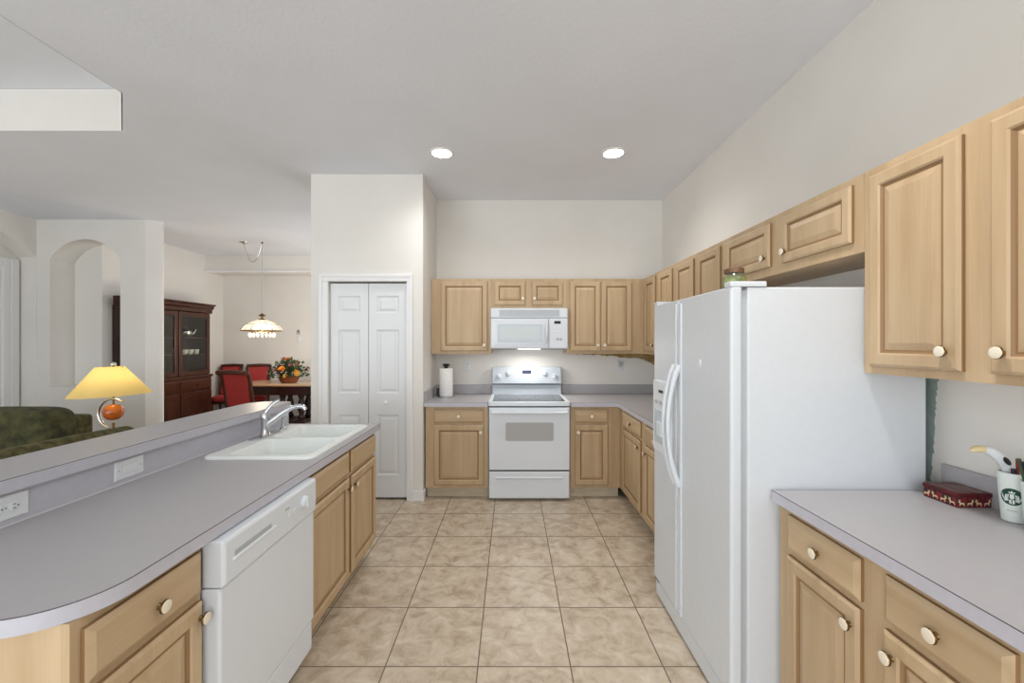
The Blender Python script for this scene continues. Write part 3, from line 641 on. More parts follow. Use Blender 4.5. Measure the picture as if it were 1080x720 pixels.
# ------------------------------------------------------------------ refrigerator
t = thing('refrigerator', 'white side-by-side refrigerator with ice dispenser', 'refrigerator', (0, 0, 0))
fx, f0, f1, fm = 0.845, 1.60, 2.456, 2.097; FT = 1.694
bm = BM(); box(bm, 0.912, 1.603, f0 + 0.003, f1 - 0.003, 0.02, FT); box(bm, 0.94, 1.59, f0 + 0.02, f1 - 0.02, 0.0, 0.02); obj('body', bm, 'fridge', t, 0.006)
bm = BM(); box(bm, 0.893, 0.9115, f0 + 0.012, f1 - 0.012, 0.10, FT - 0.012); obj('door_gasket', bm, 'greyplastic', t)
def fdoor(y0, y1):
    bm = BM(); prism(bm, rrect(fx, 0.892, y0, y1, [0.006, 0.006, 0.012, 0.012], 4), 0.108, FT + 0.001); return bm
dR = obj('refrigerator_door', fdoor(f0, fm - 0.003), 'fridge', t, 0.004, seg=2); dL = obj('freezer_door', fdoor(fm + 0.003, f1), 'fridge', t, 0.004)
for d_, ys in ((dL, fm + 0.030), (dR, fm - 0.030)):
    bm = BM(); y_ = ys
    box(bm, fx - 0.008, fx + 0.002, y_ - 0.012, y_ + 0.012, 0.12, FT - 0.02); obj('handle_rail', bm, 'fridge', d_, 0.004)
    bm = BM(); n = 16; pts = []; rad = []
    for k in range(n + 1):
        u = k / n; b = sin(pi * u) ** 0.75 if 0 < u < 1 else 0
        pts.append((fx - 0.008 - 0.058 * b, y_, 0.765 + 0.60 * u)); rad.append(0.0088 + 0.005 * abs(2 * u - 1) ** 3)
    tube(bm, pts, rad, 12, flat=1.2); obj('handle', bm, 'fridge', d_, smooth=50)
# dispenser on the freezer door
bm = BM(); prism(bm, rrect(2.175, 2.43, 0.865, 1.265, 0.02, 4), fx - 0.016, fx + 0.004, 'X'); dp = obj('ice_dispenser', bm, 'plastic', dL, 0.004)
bm = BM(); prism(bm, rrect(2.205, 2.40, 0.915, 1.10, 0.012, 4), fx - 0.0175, fx - 0.012, 'X'); obj('dispenser_recess', bm, 'panel', dp)
bm = BM(); box(bm, fx - 0.030, fx - 0.017, 2.27, 2.335, 0.96, 1.04); obj('paddle', bm, 'white', dp, 0.004)
for k in range(3):
    bm = BM(); box(bm, fx - 0.019, fx - 0.0155, 2.215 + 0.065 * k, 2.26 + 0.065 * k, 1.135, 1.155); obj('dispenser_button', bm, 'greyplastic', dp, 0.002)
bm = BM(); box(bm, fx - 0.018, fx - 0.0155, 2.27, 2.335, 1.20, 1.215); obj('dispenser_display', bm, 'dark', dp)
bm = BM(); lathe(bm, [(0.018, fx - 0.0025), (0.018, fx + 0.001)], (0, 1.86, 1.385), 20, axis='X', sc=(0.6, 1)); obj('badge', bm, 'plastic', dR)
bm = BM(); box(bm, 0.853, 0.90, f0 + 0.01, f1 - 0.01, 0.010, 0.094); kg = obj('kick_plate', bm, 'fridge', t, 0.003)
bm = BM(); box(bm, 0.850, 0.905, f1 - 0.06, f1 - 0.005, 0.0945, 0.1075); box(bm, 0.850, 0.905, f0 + 0.005, f0 + 0.06, 0.0945, 0.1075); obj('lower_hinge', bm, 'dark', t)
for a, b in ((f0, f0 + 0.05), (f1 - 0.05, f1)):
    bm = BM(); box(bm, fx + 0.0, 0.985, a, b, FT + 0.0012, FT + 0.022); obj('hinge_cover', bm, 'fridge', t, 0.003)
# jar on top of the refrigerator
t = thing('glass_jar', 'green glass jar with a brown lid on top of the fridge', 'jar', (0.965, 1.80, FT))
bm = BM(); lathe(bm, [(0.042, 0.0005), (0.049, 0.006), (0.050, 0.03), (0.049, 0.06), (0.042, 0.078), (0.036, 0.084)], seg=28); obj('glass', bm, 'jarglass', t, smooth=40)
bm = BM(); lathe(bm, [(0.040, 0.004), (0.045, 0.010), (0.045, 0.058), (0.038, 0.068)], seg=24); obj('contents', bm, 'jargreen', t, smooth=40)
bm = BM(); lathe(bm, [(0.0365, 0.0842), (0.040, 0.0845), (0.040, 0.103), (0.037, 0.106)], seg=28); obj('lid', bm, 'lidbrown', t, smooth=40)

# ------------------------------------------------------------------ paper towel holder
t = thing('paper_towel_holder', 'paper towel roll on an upright holder left of the range', 'paper towel holder', (-0.675, 4.30, CT))
bm = BM(); lathe(bm, [(0.092, 0.0005), (0.092, 0.010), (0.085, 0.015), (0.02, 0.016)], seg=36); obj('base', bm, 'chrome', t, smooth=40)
bm = BM(); lathe(bm, [(0.067, 0.017), (0.069, 0.02), (0.069, 0.293), (0.067, 0.297), (0.022, 0.297), (0.022, 0.285)], seg=36); obj('paper_roll', bm, 'paper', t, smooth=40)
bm = BM(); lathe(bm, [(0.012, 0.298), (0.014, 0.302), (0.035, 0.330), (0.036, 0.338), (0.026, 0.345), (0.006, 0.348)], seg=24); obj('finial', bm, 'black', t, smooth=40)
bm = BM(); box(bm, -0.100, -0.072, -0.012, 0.012, 0.012, 0.095); obj('tension_arm', bm, 'black', t, 0.004)

# ------------------------------------------------------------------ things on the right counter
bx0, bx1, by0, by1 = 1.522, 1.644, 1.418, 1.538; bh = 0.0505
t = thing('gift_box', 'flat red gift box printed with reindeer on the near right counter', 'gift box', ((bx0 + bx1) / 2, (by0 + by1) / 2, CT))
hx, hy = (bx1 - bx0) / 2, (by1 - by0) / 2
bm = BM(); box(bm, -hx + 0.002, hx - 0.002, -hy + 0.002, hy - 0.002, 0.0005, 0.036); bs = obj('box_base', bm, 'giftdark', t, 0.0015)
bm = BM(); box(bm, -hx, hx, -hy, hy, 0.0365, bh - 0.001); ld = obj('lid', bm, 'giftred', t, 0.0015)
bm = BM(); box(bm, -hx + 0.006, hx - 0.006, -hy + 0.006, hy - 0.006, bh - 0.0012, bh - 0.0004); obj('lid_print', bm, 'giftlid', ld)
deer = [(-9, 0), (-7, 0), (-6, 6), (4, 6), (5, 0), (7, 0), (7, 8), (9, 13), (12, 14), (12, 16), (9, 17), (11, 22), (9, 22), (7, 18), (6, 21), (4, 21), (5, 16), (3, 11), (-7, 11), (-9, 8)]
def deer_bm(sc, f): 
    bm = BM(); lp = [f(x * sc, z * sc) for x, z in deer]
    vs = [bm.verts.new(p) for p in lp]; bm.faces.new(vs); return bm
for k in range(4):
    c = -hx + 0.018 + k * 0.029; s_ = 1 if k % 2 else -1
    obj('reindeer_print', deer_bm(0.00105, lambda u, z: (c + s_ * u, -hy + 0.0016, 0.006 + z)), 'deer', bs)
    c2 = -hy + 0.018 + k * 0.029
    obj('reindeer_print', deer_bm(0.00105, lambda u, z: (-hx + 0.0016, c2 - s_ * u, 0.006 + z)), 'deer', bs)
def cup(name, label, loc, logo, rz=0, k=1.0):
    t = thing(name, label, 'cup', loc, rz, 'cups on the near right counter')
    bm = BM(); r0, r1, h = 0.0265 * k, 0.0365 * k, 0.153 * k
    lathe(bm, [(r0 - 0.004, 0.0005), (r0, 0.002), (r1, h), (r1 - 0.001, h + 0.002), (r1 - 0.004, h), (r0 - 0.003, 0.01)], seg=40); c = obj('wall', bm, 'cup', t, smooth=40)
    def rad(z): return r0 + (r1 - r0) * z / h
    if logo:
        # round green emblem with a white crowned figure, wrapped on the cup side; front looks to -y
        def wrap(u, v, e): 
            z = 0.082 + v; rr = rad(z) + e; a = u / rr; return (rr * sin(a), -rr * cos(a), z)
        bm = BM(); n = 40; cv = bm.verts.new(wrap(0, 0, 0.0006)); prev = [cv]; L_ = []
        for q in (0.4, 0.75, 1.0): L_.append([bm.verts.new(wrap(0.0265 * q * cos(2 * pi * i / n), 0.0265 * q * sin(2 * pi * i / n), 0.0006)) for i in range(n)])
        for i in range(n): bm.faces.new((cv, L_[0][i], L_[0][(i + 1) % n]))
        for a, b in zip(L_[:-1], L_[1:]):
            for i in range(n): bm.faces.new((a[i], b[i], b[(i + 1) % n], a[(i + 1) % n]))
        lg = obj('emblem', bm, 'cupgreen', c)
        def poly(bm, pts):
            vs = [bm.verts.new(wrap(u * 0.001, v * 0.001, 0.0011)) for u, v in pts]
            try: bm.faces.new(vs)
            except ValueError: pass
        bm = BM()
        poly(bm, [(-5, -2), (-4, 6), (-5, 9), (5, 9), (4, 6), (5, -2), (3, -6), (0, -8), (-3, -6)])                  # face
        poly(bm, [(-6, 11), (-7, 17), (-3, 14), (0, 20), (3, 14), (7, 17), (6, 11)])                                # crown
        for s_ in (-1, 1):
            for q in range(3): poly(bm, [(s_ * (6 + q * 3), 8 - q), (s_ * (8 + q * 3), 8 - q), (s_ * (10 + q * 3), -4), (s_ * (9 + q * 2.6), -14 - q), (s_ * (7 + q * 2.4), -14), (s_ * (8 + q * 2.6), -4)])  # hair
            for q in range(3): poly(bm, [(s_ * (14 + q * 3), -16 + q * 5), (s_ * (16 + q * 3), -15 + q * 5), (s_ * (20 + q * 1.5), -3 + q * 6), (s_ * (18 + q * 1.5), -3 + q * 6)])
            poly(bm, [(s_ * 1, -10), (s_ * 5, -8), (s_ * 6, -20), (s_ * 1, -23)])
        obj('emblem_figure', bm, 'cup', lg)
        bm = BM()
        for q in range(9):
            u = -11 + q * 2.7; poly(bm, [(u, -45), (u + 1.6, -45), (u + 1.6, -43.2), (u, -43.2)])
        obj('wordmark', bm, 'dark', lg)
    return t
cl = (1.594, 1.318, CT); azi = math.atan2(cl[0], cl[1])
cup('pen_cup', 'white paper cup with a round green emblem holding pens, beside the gift box', cl, True, -azi - R(6))
c2 = (1.572, 1.240, CT)
cup('pen_cup', 'plain white cup at the right edge, holding dark pens', c2, False, 0, 0.95)
def stick(name, label, cat, pts, r, m, grp=None, seg=10):
    bm = BM(); tube(bm, pts, r, seg); return tag(obj(name, bm, m, smooth=50), label, cat, grp)
# white handheld lighter-like gadget leaning left out of the cup
t = thing('handheld_lighter', 'white curved handheld gadget with black button and cream tip, leaning out of the cup', 'gadget', (1.565, 1.318, CT + 0.12))
unl = (1.565, 1.318, CT + 0.12)
bm = BM(); tube(bm, [(1.597, 1.328, 0.99), (1.590, 1.327, 1.045), (1.577, 1.322, 1.078), (1.557, 1.316, 1.104), (1.535, 1.315, 1.124), (1.512, 1.315, 1.138), (1.495, 1.315, 1.143)], [0.009, 0.010, 0.0125, 0.0155, 0.0150, 0.0135, 0.0115], 14); unp(obj('handle', bm, 'plastic', t, smooth=50), unl)
bm = BM(); tube(bm, [(1.495, 1.315, 1.142), (1.480, 1.315, 1.144), (1.462, 1.315, 1.141), (1.452, 1.315, 1.137)], [0.011, 0.011, 0.008, 0.003], 12); unp(obj('tip', bm, 'tipcream', t, smooth=50), unl)
bm = BM(); blob(bm, (0, 0, 0), (0.017, 0.004, 0.008), 0, 3); unp(obj('button', bm, 'black', t, smooth=True, loc=(1.553, 1.3005, 1.108), rot=(0, R(47), 0)), unl)
stick('pen', 'red pen standing in the cup with the green emblem', 'pen', [(1.604, 1.312, 0.93), (1.598, 1.309, 1.03), (1.590, 1.305, 1.114)], 0.0040, 'penred', 'pens')
stick('marker_pen', 'thick black marker lying low across the rim of the emblem cup', 'pen', [(1.592, 1.312, 0.93), (1.579, 1.304, 1.04), (1.573, 1.299, 1.084)], 0.007, 'black', 'pens')
stick('pen', 'green pen leaning in the cup at the right edge', 'pen', [(1.580, 1.246, 0.93), (1.556, 1.252, 1.04), (1.536, 1.257, 1.128)], 0.005, 'pengreen', 'pens')
stick('pen', 'black pen leaning left in the cup at the right edge', 'pen', [(1.578, 1.238, 0.93), (1.547, 1.236, 1.045), (1.518, 1.233, 1.125)], 0.005, 'black', 'pens')
stick('pen', 'tall black pen upright in the cup at the right edge', 'pen', [(1.572, 1.250, 0.93), (1.569, 1.256, 1.02), (1.565, 1.262, 1.125)], 0.005, 'black', 'pens')

# ------------------------------------------------------------------ recessed ceiling lights
for k, (x, ly, lab) in enumerate(((X(466, 3.438), 3.438, 'left one of the two over the range end'), (X(647, 3.438), 3.438, 'right one of the two over the range end'), (0.70, 1.25, 'the one above the near right counter'))):
    t = thing('recessed_light', 'lit round recessed ceiling light, %s' % lab, 'ceiling light', (x, ly, CZ), 0, 'recessed ceiling lights')
    bm = BM(); lathe(bm, [(0.078, -0.0005), (0.100, -0.0005), (0.099, -0.006), (0.082, -0.009), (0.078, -0.0005)], seg=40, cap0=False, cap1=False); obj('trim_ring', bm, 'trimw', t, smooth=40)
    bm = BM(); lathe(bm, [(0.080, -0.002), (0.080, -0.0045)], seg=40); obj('lens', bm, 'lens', t)
    d = bpy.data.lights.new('downlight', 'SPOT'); d.energy = 34 if ly > 2 else 80; d.spot_size = R(150 if ly > 2 else 115); d.spot_blend = 1.0; d.color = (1, 0.97, 0.93); d.shadow_soft_size = 0.08
    o = bpy.data.objects.new('downlight', d); COL.objects.link(o); o.location = (x, ly, CZ - 0.03)

# ------------------------------------------------------------------ living room
def cushion(bm, x0, x1, y0, y1, z0, z1, mi=0, pw=0.42, sub=4):
    return blob(bm, ((x0 + x1) / 2, (y0 + y1) / 2, (z0 + z1) / 2), ((x1 - x0) / 2, (y1 - y0) / 2, (z1 - z0) / 2), mi, sub, pw)
t = thing('sofa', 'olive green chenille sofa with its back toward the raised bar', 'sofa', (-2.9, 1.55, 0))
L0 = (-2.9, 1.55, 0)
bm = BM(); box(bm, -3.36, -2.46, 0.5, 2.60, 0.08, 0.42); unp(obj('base', bm, 'green', t, 0.02), L0)
bm = BM(); prof = [(-2.62, 0.30), (-2.44, 0.30), (-2.40, 0.80), (-2.42, 0.92), (-2.48, 0.97), (-2.57, 0.955), (-2.64, 0.885), (-2.70, 0.45)]
lps = []
for yy, dz, k in ((0.45, 0, 1), (0.9, 0.0, 1), (1.5, 0.01, 1), (2.2, 0.005, 1), (2.52, -0.005, 1), (2.60, -0.02, 0.93), (2.635, -0.06, 0.75)):
    cx = sum(p[0] for p in prof) / len(prof); cz = 0.6
    lps.append([(cx + (p[0] - cx) * k, yy + 0.06, (cz + (p[1] - cz) * k + dz) if p[1] > 0.5 else p[1]) for p in prof])
rings(bm, lps); o = unp(obj('backrest', bm, 'green', t, 0.015, smooth=60), L0); 
bm = BM(); tube(bm, [(-2.665, 0.5, 0.88), (-2.655, 1.5, 0.895), (-2.65, 2.4, 0.89), (-2.62, 2.62, 0.865)], 0.011, 8); obj('welt', bm, 'welt', o, smooth=True)
for k in range(2):
    bm = BM(); cushion(bm, -3.40, -2.66, 0.72 + 0.85 * k, 1.55 + 0.85 * k, 0.40, 0.58); unp(obj('seat_cushion', bm, 'green', t, smooth=True), L0)
bm = BM(); cushion(bm, -3.38, -2.60, 2.41, 2.62, 0.10, 0.66); unp(obj('armrest', bm, 'green', t, smooth=True), L0)
for x, y in ((-3.3, 0.58), (-3.3, 2.52), (-2.52, 0.58), (-2.52, 2.52)):
    bm = BM(); lathe(bm, [(0.02, 0), (0.03, 0.08)], (x, y, 0), 12); unp(obj('leg', bm, 'mahogd', t), L0)
t = bpy.data.objects['sofa']; t.location.x += 0.10; t.location.z += 0.0
t = thing('loveseat', 'dark green chenille loveseat facing the camera beyond the sofa', 'sofa', (-4.4, 3.2, 0)); L0 = (-4.4, 3.2, 0)
bm = BM(); box(bm, -5.30, -3.60, 2.72, 3.58, 0.08, 0.42); unp(obj('base', bm, 'greend', t, 0.02), L0)
bm = BM(); box(bm, -5.28, -3.61, 3.42, 3.60, 0.40, 0.868); unp(obj('backrest', bm, 'green', t, 0.035, seg=4), L0)
for k in range(2):
    a = -5.10 + 0.79 * k
    bm = BM(); cushion(bm, a, a + 0.78, 3.14, 3.42, 0.50, 0.965, pw=0.36); o = unp(obj('back_cushion', bm, 'greend', t, smooth=True), L0)
    bm = BM(); cushion(bm, a, a + 0.78, 2.68, 3.2, 0.40, 0.57); unp(obj('seat_cushion', bm, 'greend', t, smooth=True), L0)
for a in (-5.30, -3.66):
    bm = BM(); cushion(bm, a - 0.09, a + 0.10, 2.72, 3.5, 0.1, 0.68); unp(obj('armrest', bm, 'greend', t, smooth=True), L0)
for x, y in ((-5.22, 2.8), (-3.68, 2.8), (-5.22, 3.5), (-3.68, 3.5)):
    bm = BM(); lathe(bm, [(0.02, 0), (0.03, 0.08)], (x, y, 0), 12); unp(obj('leg', bm, 'mahogd', t), L0)
LX, LY = -2.875, 3.0
t = thing('end_table', 'dark wood end table under the yellow-shaded lamp', 'table', (LX, LY, 0))
bm = BM(); prism(bm, rrect(-0.27, 0.27, -0.27, 0.27, 0.03, 4), 0.56, 0.60); obj('table_top', bm, 'mahog', t, 0.006)
bm = BM(); box(bm, -0.23, 0.23, -0.23, 0.23, 0.48, 0.56); obj('apron', bm, 'mahog', t)
for sx in (-1, 1):
    for sy in (-1, 1):
        bm = BM(); tube(bm, [(sx * 0.21, sy * 0.21, 0), (sx * 0.21, sy * 0.21, 0.48)], [0.016, 0.026], 12); obj('leg', bm, 'mahog', t)
t = thing('table_lamp', 'lit table lamp with wide yellow shade and amber egg-shaped body', 'lamp', (LX, LY, 0.60))
bm = BM(); lathe(bm, [(0.085, 0.0005), (0.085, 0.012), (0.05, 0.025), (0.015, 0.035), (0.010, 0.05)], seg=28); obj('base', bm, 'brass', t, smooth=40)
bm = BM(); tube(bm, [(0, 0, 0.05), (0, 0, 0.30)], 0.008, 10); tube(bm, [(0, 0, 0.41), (0, 0, 0.60)], 0.007, 10); obj('stem', bm, 'brass', t, smooth=50)
bm = BM(); lathe(bm, [(0.002, 0.318), (0.033, 0.326), (0.052, 0.347), (0.059, 0.378), (0.054, 0.407), (0.036, 0.428), (0.002, 0.436)], seg=28); obj('amber_egg', bm, 'egg', t, smooth=True)
bm = BM(); tube(bm, [(0.105 * cos(R(a)), 0, 0.368 + 0.105 * sin(R(a))) for a in range(52, 262, 7)], [0.008] * 30, 10, flat=1.4); obj('ring', bm, 'silver', t, smooth=50)
sh = BM(); 
lathe(sh, [(0.076, 0.705), (0.079, 0.705), (0.228, 0.502), (0.225, 0.502)], seg=48, cap0=False, cap1=False)
so = obj('lamp_shade', sh, 'shade', t, smooth=40, rot=(0, R(-2.0), 0))
bm = BM(); lathe(bm, [(0.006, 0.68), (0.006, 0.703), (0.016, 0.712), (0.018, 0.724), (0.012, 0.735), (0.002, 0.738)], seg=16); tube(bm, [(-0.076, 0, 0.702), (0.076, 0, 0.702)], 0.003, 6); obj('finial', bm, 'silver', t, smooth=50)
bm = BM(); blob(bm, (0, 0, 0.575), (0.028, 0.028, 0.036), 0, 2); obj('bulb', bm, 'bulbe', t, smooth=True)
bulb('lamp_light', (LX, LY, 0.60 + 0.59), 1.3, (1.0, 0.90, 0.74), 0.03)

# ------------------------------------------------------------------ china cabinet in the dining room
hx0, hx1, hy0, hy1 = -5.525, -5.16, 5.72, 7.14
t = thing('china_cabinet', 'dark mahogany china cabinet with glazed doors against the dining wall', 'china cabinet', (hx1, hy0, 0), R(90))
# local frame: x along the wall (away from the camera), y into the cabinet, front at y=0
w = hy1 - hy0; dp_ = hx1 - hx0
bm = BM(); box(bm, 0.02, w - 0.02, -0.015, dp_, 0.0, 0.90); obj('lower_case', bm, 'mahog', t, 0.004)
bm = BM(); box(bm, 0.0, w, -0.035, dp_, 0.90, 0.945); obj('waist_ledge', bm, 'mahog', t, 0.008)
bm = BM(); box(bm, 0.03, 0.06, 0.02, dp_, 0.945, 2.0); box(bm, w - 0.06, w - 0.03, 0.02, dp_, 0.945, 2.0); box(bm, 0.06, w - 0.06, dp_ - 0.02, dp_, 0.945, 2.0); box(bm, 0.03, w - 0.03, 0.02, dp_, 1.97, 2.0); obj('upper_case', bm, 'mahogd', t)
bm = BM(); prism(bm, [(0.02, 1.97), (0.0, 1.98), (0.0, 2.03), (-0.03, 2.06), (-0.035, 2.09), (-0.065, 2.105), (-0.065, 2.125), (0.3, 2.125), (0.3, 1.97)], -0.03, w + 0.03, 'X'); obj('cornice', bm, 'mahog', t, 0.003)
for k in range(2):
    a, b = 0.035 + k * (w / 2 - 0.017), w / 2 - 0.002 + k * (w / 2 - 0.033)
    bm = BM(); z0_, z1_ = 0.95, 1.965; s_ = 0.065
    box(bm, a, a + s_, -0.004, 0.019, z0_, z1_); box(bm, b - s_, b, -0.004, 0.019, z0_, z1_); box(bm, a + s_, b - s_, -0.004, 0.019, z0_, z0_ + 0.07); box(bm, a + s_, b - s_, -0.004, 0.019, z1_ - 0.07, z1_)
    gd = obj('glazed_door', bm, 'mahog', t, 0.004)
    bm = BM(); box(bm, a + s_, b - s_, 0.006, 0.010, z0_ + 0.07, z1_ - 0.07); obj('glass_pane', bm, 'glass', gd)
    bm = BM(); panel(bm, a, b, 0.06, 0.68, [(0, -0.0155), (0, -0.03), (0.004, -0.034), (0.075, -0.034), (0.085, -0.022), (0.12, -0.022)]); ldr = obj('lower_door', bm, 'mahog', t)
    bm = BM(); panel(bm, a, b, 0.71, 0.87, [(0, -0.0155), (0, -0.028), (0.008, -0.034)]); q_ = obj('drawer', bm, 'mahog', t)
    bm = BM(); lathe(bm, [(0.008, -0.034), (0.006, -0.046), (0.014, -0.052), (0.012, -0.060)], ((a + b) / 2, 0, 0.79), 12, axis='Y'); obj('knob', bm, 'brass', q_, smooth=40)
for z in (1.275, 1.55):
    bm = BM(); box(bm, 0.061, w - 0.061, 0.03, dp_ - 0.021, z, z + 0.014); obj('shelf', bm, 'mahog', t)
def hutch_pt(u, v, z): return (hx1 - v, hy0 + u, z)
t = thing('teapot', 'silver teapot on the upper shelf of the china cabinet', 'teapot', hutch_pt(1.06, 0.15, 1.5645), R(60))
bm = BM(); lathe(bm, [(0.05, 0.0005), (0.075, 0.02), (0.09, 0.06), (0.085, 0.10), (0.05, 0.13), (0.03, 0.135)], seg=24); obj('body', bm, 'silver', t, smooth=40)
bm = BM(); lathe(bm, [(0.05, 0.131), (0.03, 0.148), (0.01, 0.155), (0.012, 0.165), (0.003, 0.172)], seg=20); obj('lid', bm, 'silver', t, smooth=40)
bm = BM(); tube(bm, [(0.08, 0, 0.05), (0.11, 0, 0.07), (0.13, 0, 0.11), (0.145, 0, 0.13)], [0.016, 0.013, 0.009, 0.007], 10); obj('spout', bm, 'silver', t, smooth=50)
bm = BM(); tube(bm, [(-0.08, 0, 0.11), (-0.12, 0, 0.11), (-0.135, 0, 0.075), (-0.11, 0, 0.04), (-0.085, 0, 0.04)], 0.008, 8); obj('handle', bm, 'silver', t, smooth=50)
for k, (u, nm) in enumerate(((0.80, 'leftmost'), (0.97, 'second'), (1.09, 'third'), (1.21, 'rightmost'))):
    t = thing('teacup', 'white china cup on the lower cabinet shelf, %s of four' % nm, 'cup', hutch_pt(u, 0.10, 1.2895), R(40 + 30 * k), 'china cups in the cabinet')
    hh = 0.10 if k < 1 else 0.075
    bm = BM(); lathe(bm, [(0.022, 0.0005), (0.035, 0.02), (0.042, hh), (0.040, hh), (0.03, 0.02)], seg=20); obj('bowl', bm, 'china', t, smooth=40)
    bm = BM(); tube(bm, [(0.038, 0, hh * 0.8), (0.06, 0, hh * 0.75), (0.06, 0, hh * 0.45), (0.034, 0, hh * 0.35)], 0.004, 6); obj('handle', bm, 'china', t, smooth=50)
t = thing('ornament_plate', 'small dark plate on a stand between the cabinet shelves', 'plate', hutch_pt(1.05, 0.27, 1.2895), R(90))
bm = BM(); lathe(bm, [(0.085, 0.0), (0.08, 0.012), (0.05, 0.016), (0.01, 0.016)], (0, 0, 0.17), 24, axis='Y'); obj('dish', bm, 'black', t, smooth=40)
bm = BM(); box(bm, -0.05, 0.05, -0.02, 0.03, 0.0005, 0.018); box(bm, -0.01, 0.01, 0.02, 0.03, 0.018, 0.13); obj('stand', bm, 'mahogd', t)

# ------------------------------------------------------------------ dining table, chairs, flowers, chandelier
tx0, tx1, ty0, ty1 = -4.62, -2.4, 6.85, 7.60
t = thing('dining_table', 'long wooden dining table with pale top and dark base', 'table', ((tx0 + tx1) / 2, (ty0 + ty1) / 2, 0))
a, b = (tx1 - tx0) / 2, (ty1 - ty0) / 2
bm = BM(); prism(bm, rrect(-a, a, -b, b, 0.10, 6), 0.753, 0.790); obj('table_top', bm, 'tablewood', t, 0.008)
bm = BM(); box(bm, -a + 0.10, a - 0.10, -b + 0.08, b - 0.08, 0.60, 0.752); obj('apron', bm, 'mahogd', t, 0.004)
for sx in (-0.24, 0.62):
    bm = BM(); prism(bm, rrect(sx - 0.24, sx + 0.24, -0.20, 0.20, 0.05, 4), 0.10, 0.17); pd = obj('pedestal', bm, 'mahogd', t, 0.008)
    for ax in (-0.16, 0.16):
        for ay in (-0.12, 0.12):
            bm = BM(); lathe(bm, [(0.05, 0.17), (0.06, 0.20), (0.035, 0.25), (0.058, 0.33), (0.062, 0.42), (0.035, 0.52), (0.055, 0.56), (0.055, 0.60)], (sx + ax, ay, 0), 16); obj('column', bm, 'mahogd', pd, smooth=40)
    for ax in (-1, 1):
        for s_ in (-1, 1):
            bm = BM(); tube(bm, [(sx + ax * 0.18, s_ * 0.15, 0.13), (sx + ax * 0.26, s_ * 0.24, 0.08), (sx + ax * 0.30, s_ * 0.29, 0.03)], [0.05, 0.04, 0.03], 10); obj('foot', bm, 'mahogd', pd, smooth=50)
def make_chair(label):
    # seat towards +y, back at y=0 leaning to -y
    t = thing('dining_chair', label, 'chair', (0, 0, 0), 0, 'red upholstered dining chairs')
    def by(z): return -0.02 - 0.10 * max(0, (z - 0.45) / 0.55) ** 1.3
    wd = 0.205
    for s_ in (-1, 1):
        bm = BM(); tube(bm, [(s_ * (wd - 0.02), -0.06, 0.0), (s_ * (wd - 0.02), 0.0, 0.22), (s_ * wd, by(0.45), 0.45), (s_ * (wd + 0.005), by(0.7), 0.7), (s_ * (wd + 0.012), by(0.9), 0.9), (s_ * (wd + 0.018), by(1.0) - 0.02, 1.0), (s_ * (wd + 0.02), by(1.03) - 0.06, 1.03)], [0.02, 0.024, 0.027, 0.026, 0.025, 0.026, 0.024], 10)
        lp = obj('back_post', bm, 'mahog', t, smooth=50)
        bm = BM(); tube(bm, [(s_ * 0.185, 0.43, 0.0), (s_ * 0.185, 0.42, 0.2), (s_ * 0.185, 0.42, 0.40)], [0.018, 0.022, 0.028], 10); obj('leg', bm, 'mahog', t, smooth=50)
    bm = BM(); tube(bm, [(-wd - 0.03, by(1.03) - 0.055, 1.025), (0, by(1.03) - 0.06, 1.035), (wd + 0.03, by(1.03) - 0.055, 1.025)], 0.032, 14); obj('top_roll', bm, 'mahog', t, smooth=50)
    bm = BM(); lps = []
    for z in (0.52, 0.62, 0.74, 0.86, 0.95, 1.01):
        y_ = by(z); lps.append([(-wd + 0.02, y_ - 0.018, z), (wd - 0.02, y_ - 0.018, z), (wd - 0.03, y_ + 0.03, z), (0, y_ + 0.04, z), (-wd + 0.03, y_ + 0.03, z)])
    rings(bm, lps); obj('back_upholstery', bm, 'redfab', t, smooth=60)
    bm = BM(); cushion(bm, -0.215, 0.215, -0.0, 0.45, 0.42, 0.52, pw=0.4, sub=3); obj('seat', bm, 'redfab', t, smooth=True)
    bm = BM(); box(bm, -0.205, 0.205, 0.0, 0.43, 0.38, 0.435); obj('seat_frame', bm, 'mahog', t, 0.005)
    bm = BM(); box(bm, -0.20, 0.20, -0.03, -0.005, 0.49, 0.53); obj('lower_rail', bm, 'mahog', t, 0.004)
    return t
c0 = make_chair('red dining chair with its back to the camera, nearest the raised bar'); c0.location = (X(252, 6.2), 6.26, 0); c0.rotation_euler.z = R(-8)
c0.scale = (1.04, 1.0, 1.01)
c1 = copy_tree(c0); c1.scale = (0.76, 0.9, 1.01); c1['label'] = 'red dining chair at the far side of the table beside the china cabinet'; c1.location = (X(240, 7.7), 7.74, 0); c1.rotation_euler.z = R(196)
c2_ = copy_tree(c0); c2_.scale = (0.86, 0.9, 1.01); c2_['label'] = 'red dining chair at the far side of the table nearest the flowers'; c2_.location = (X(271, 7.75), 7.76, 0); c2_.rotation_euler.z = R(200)
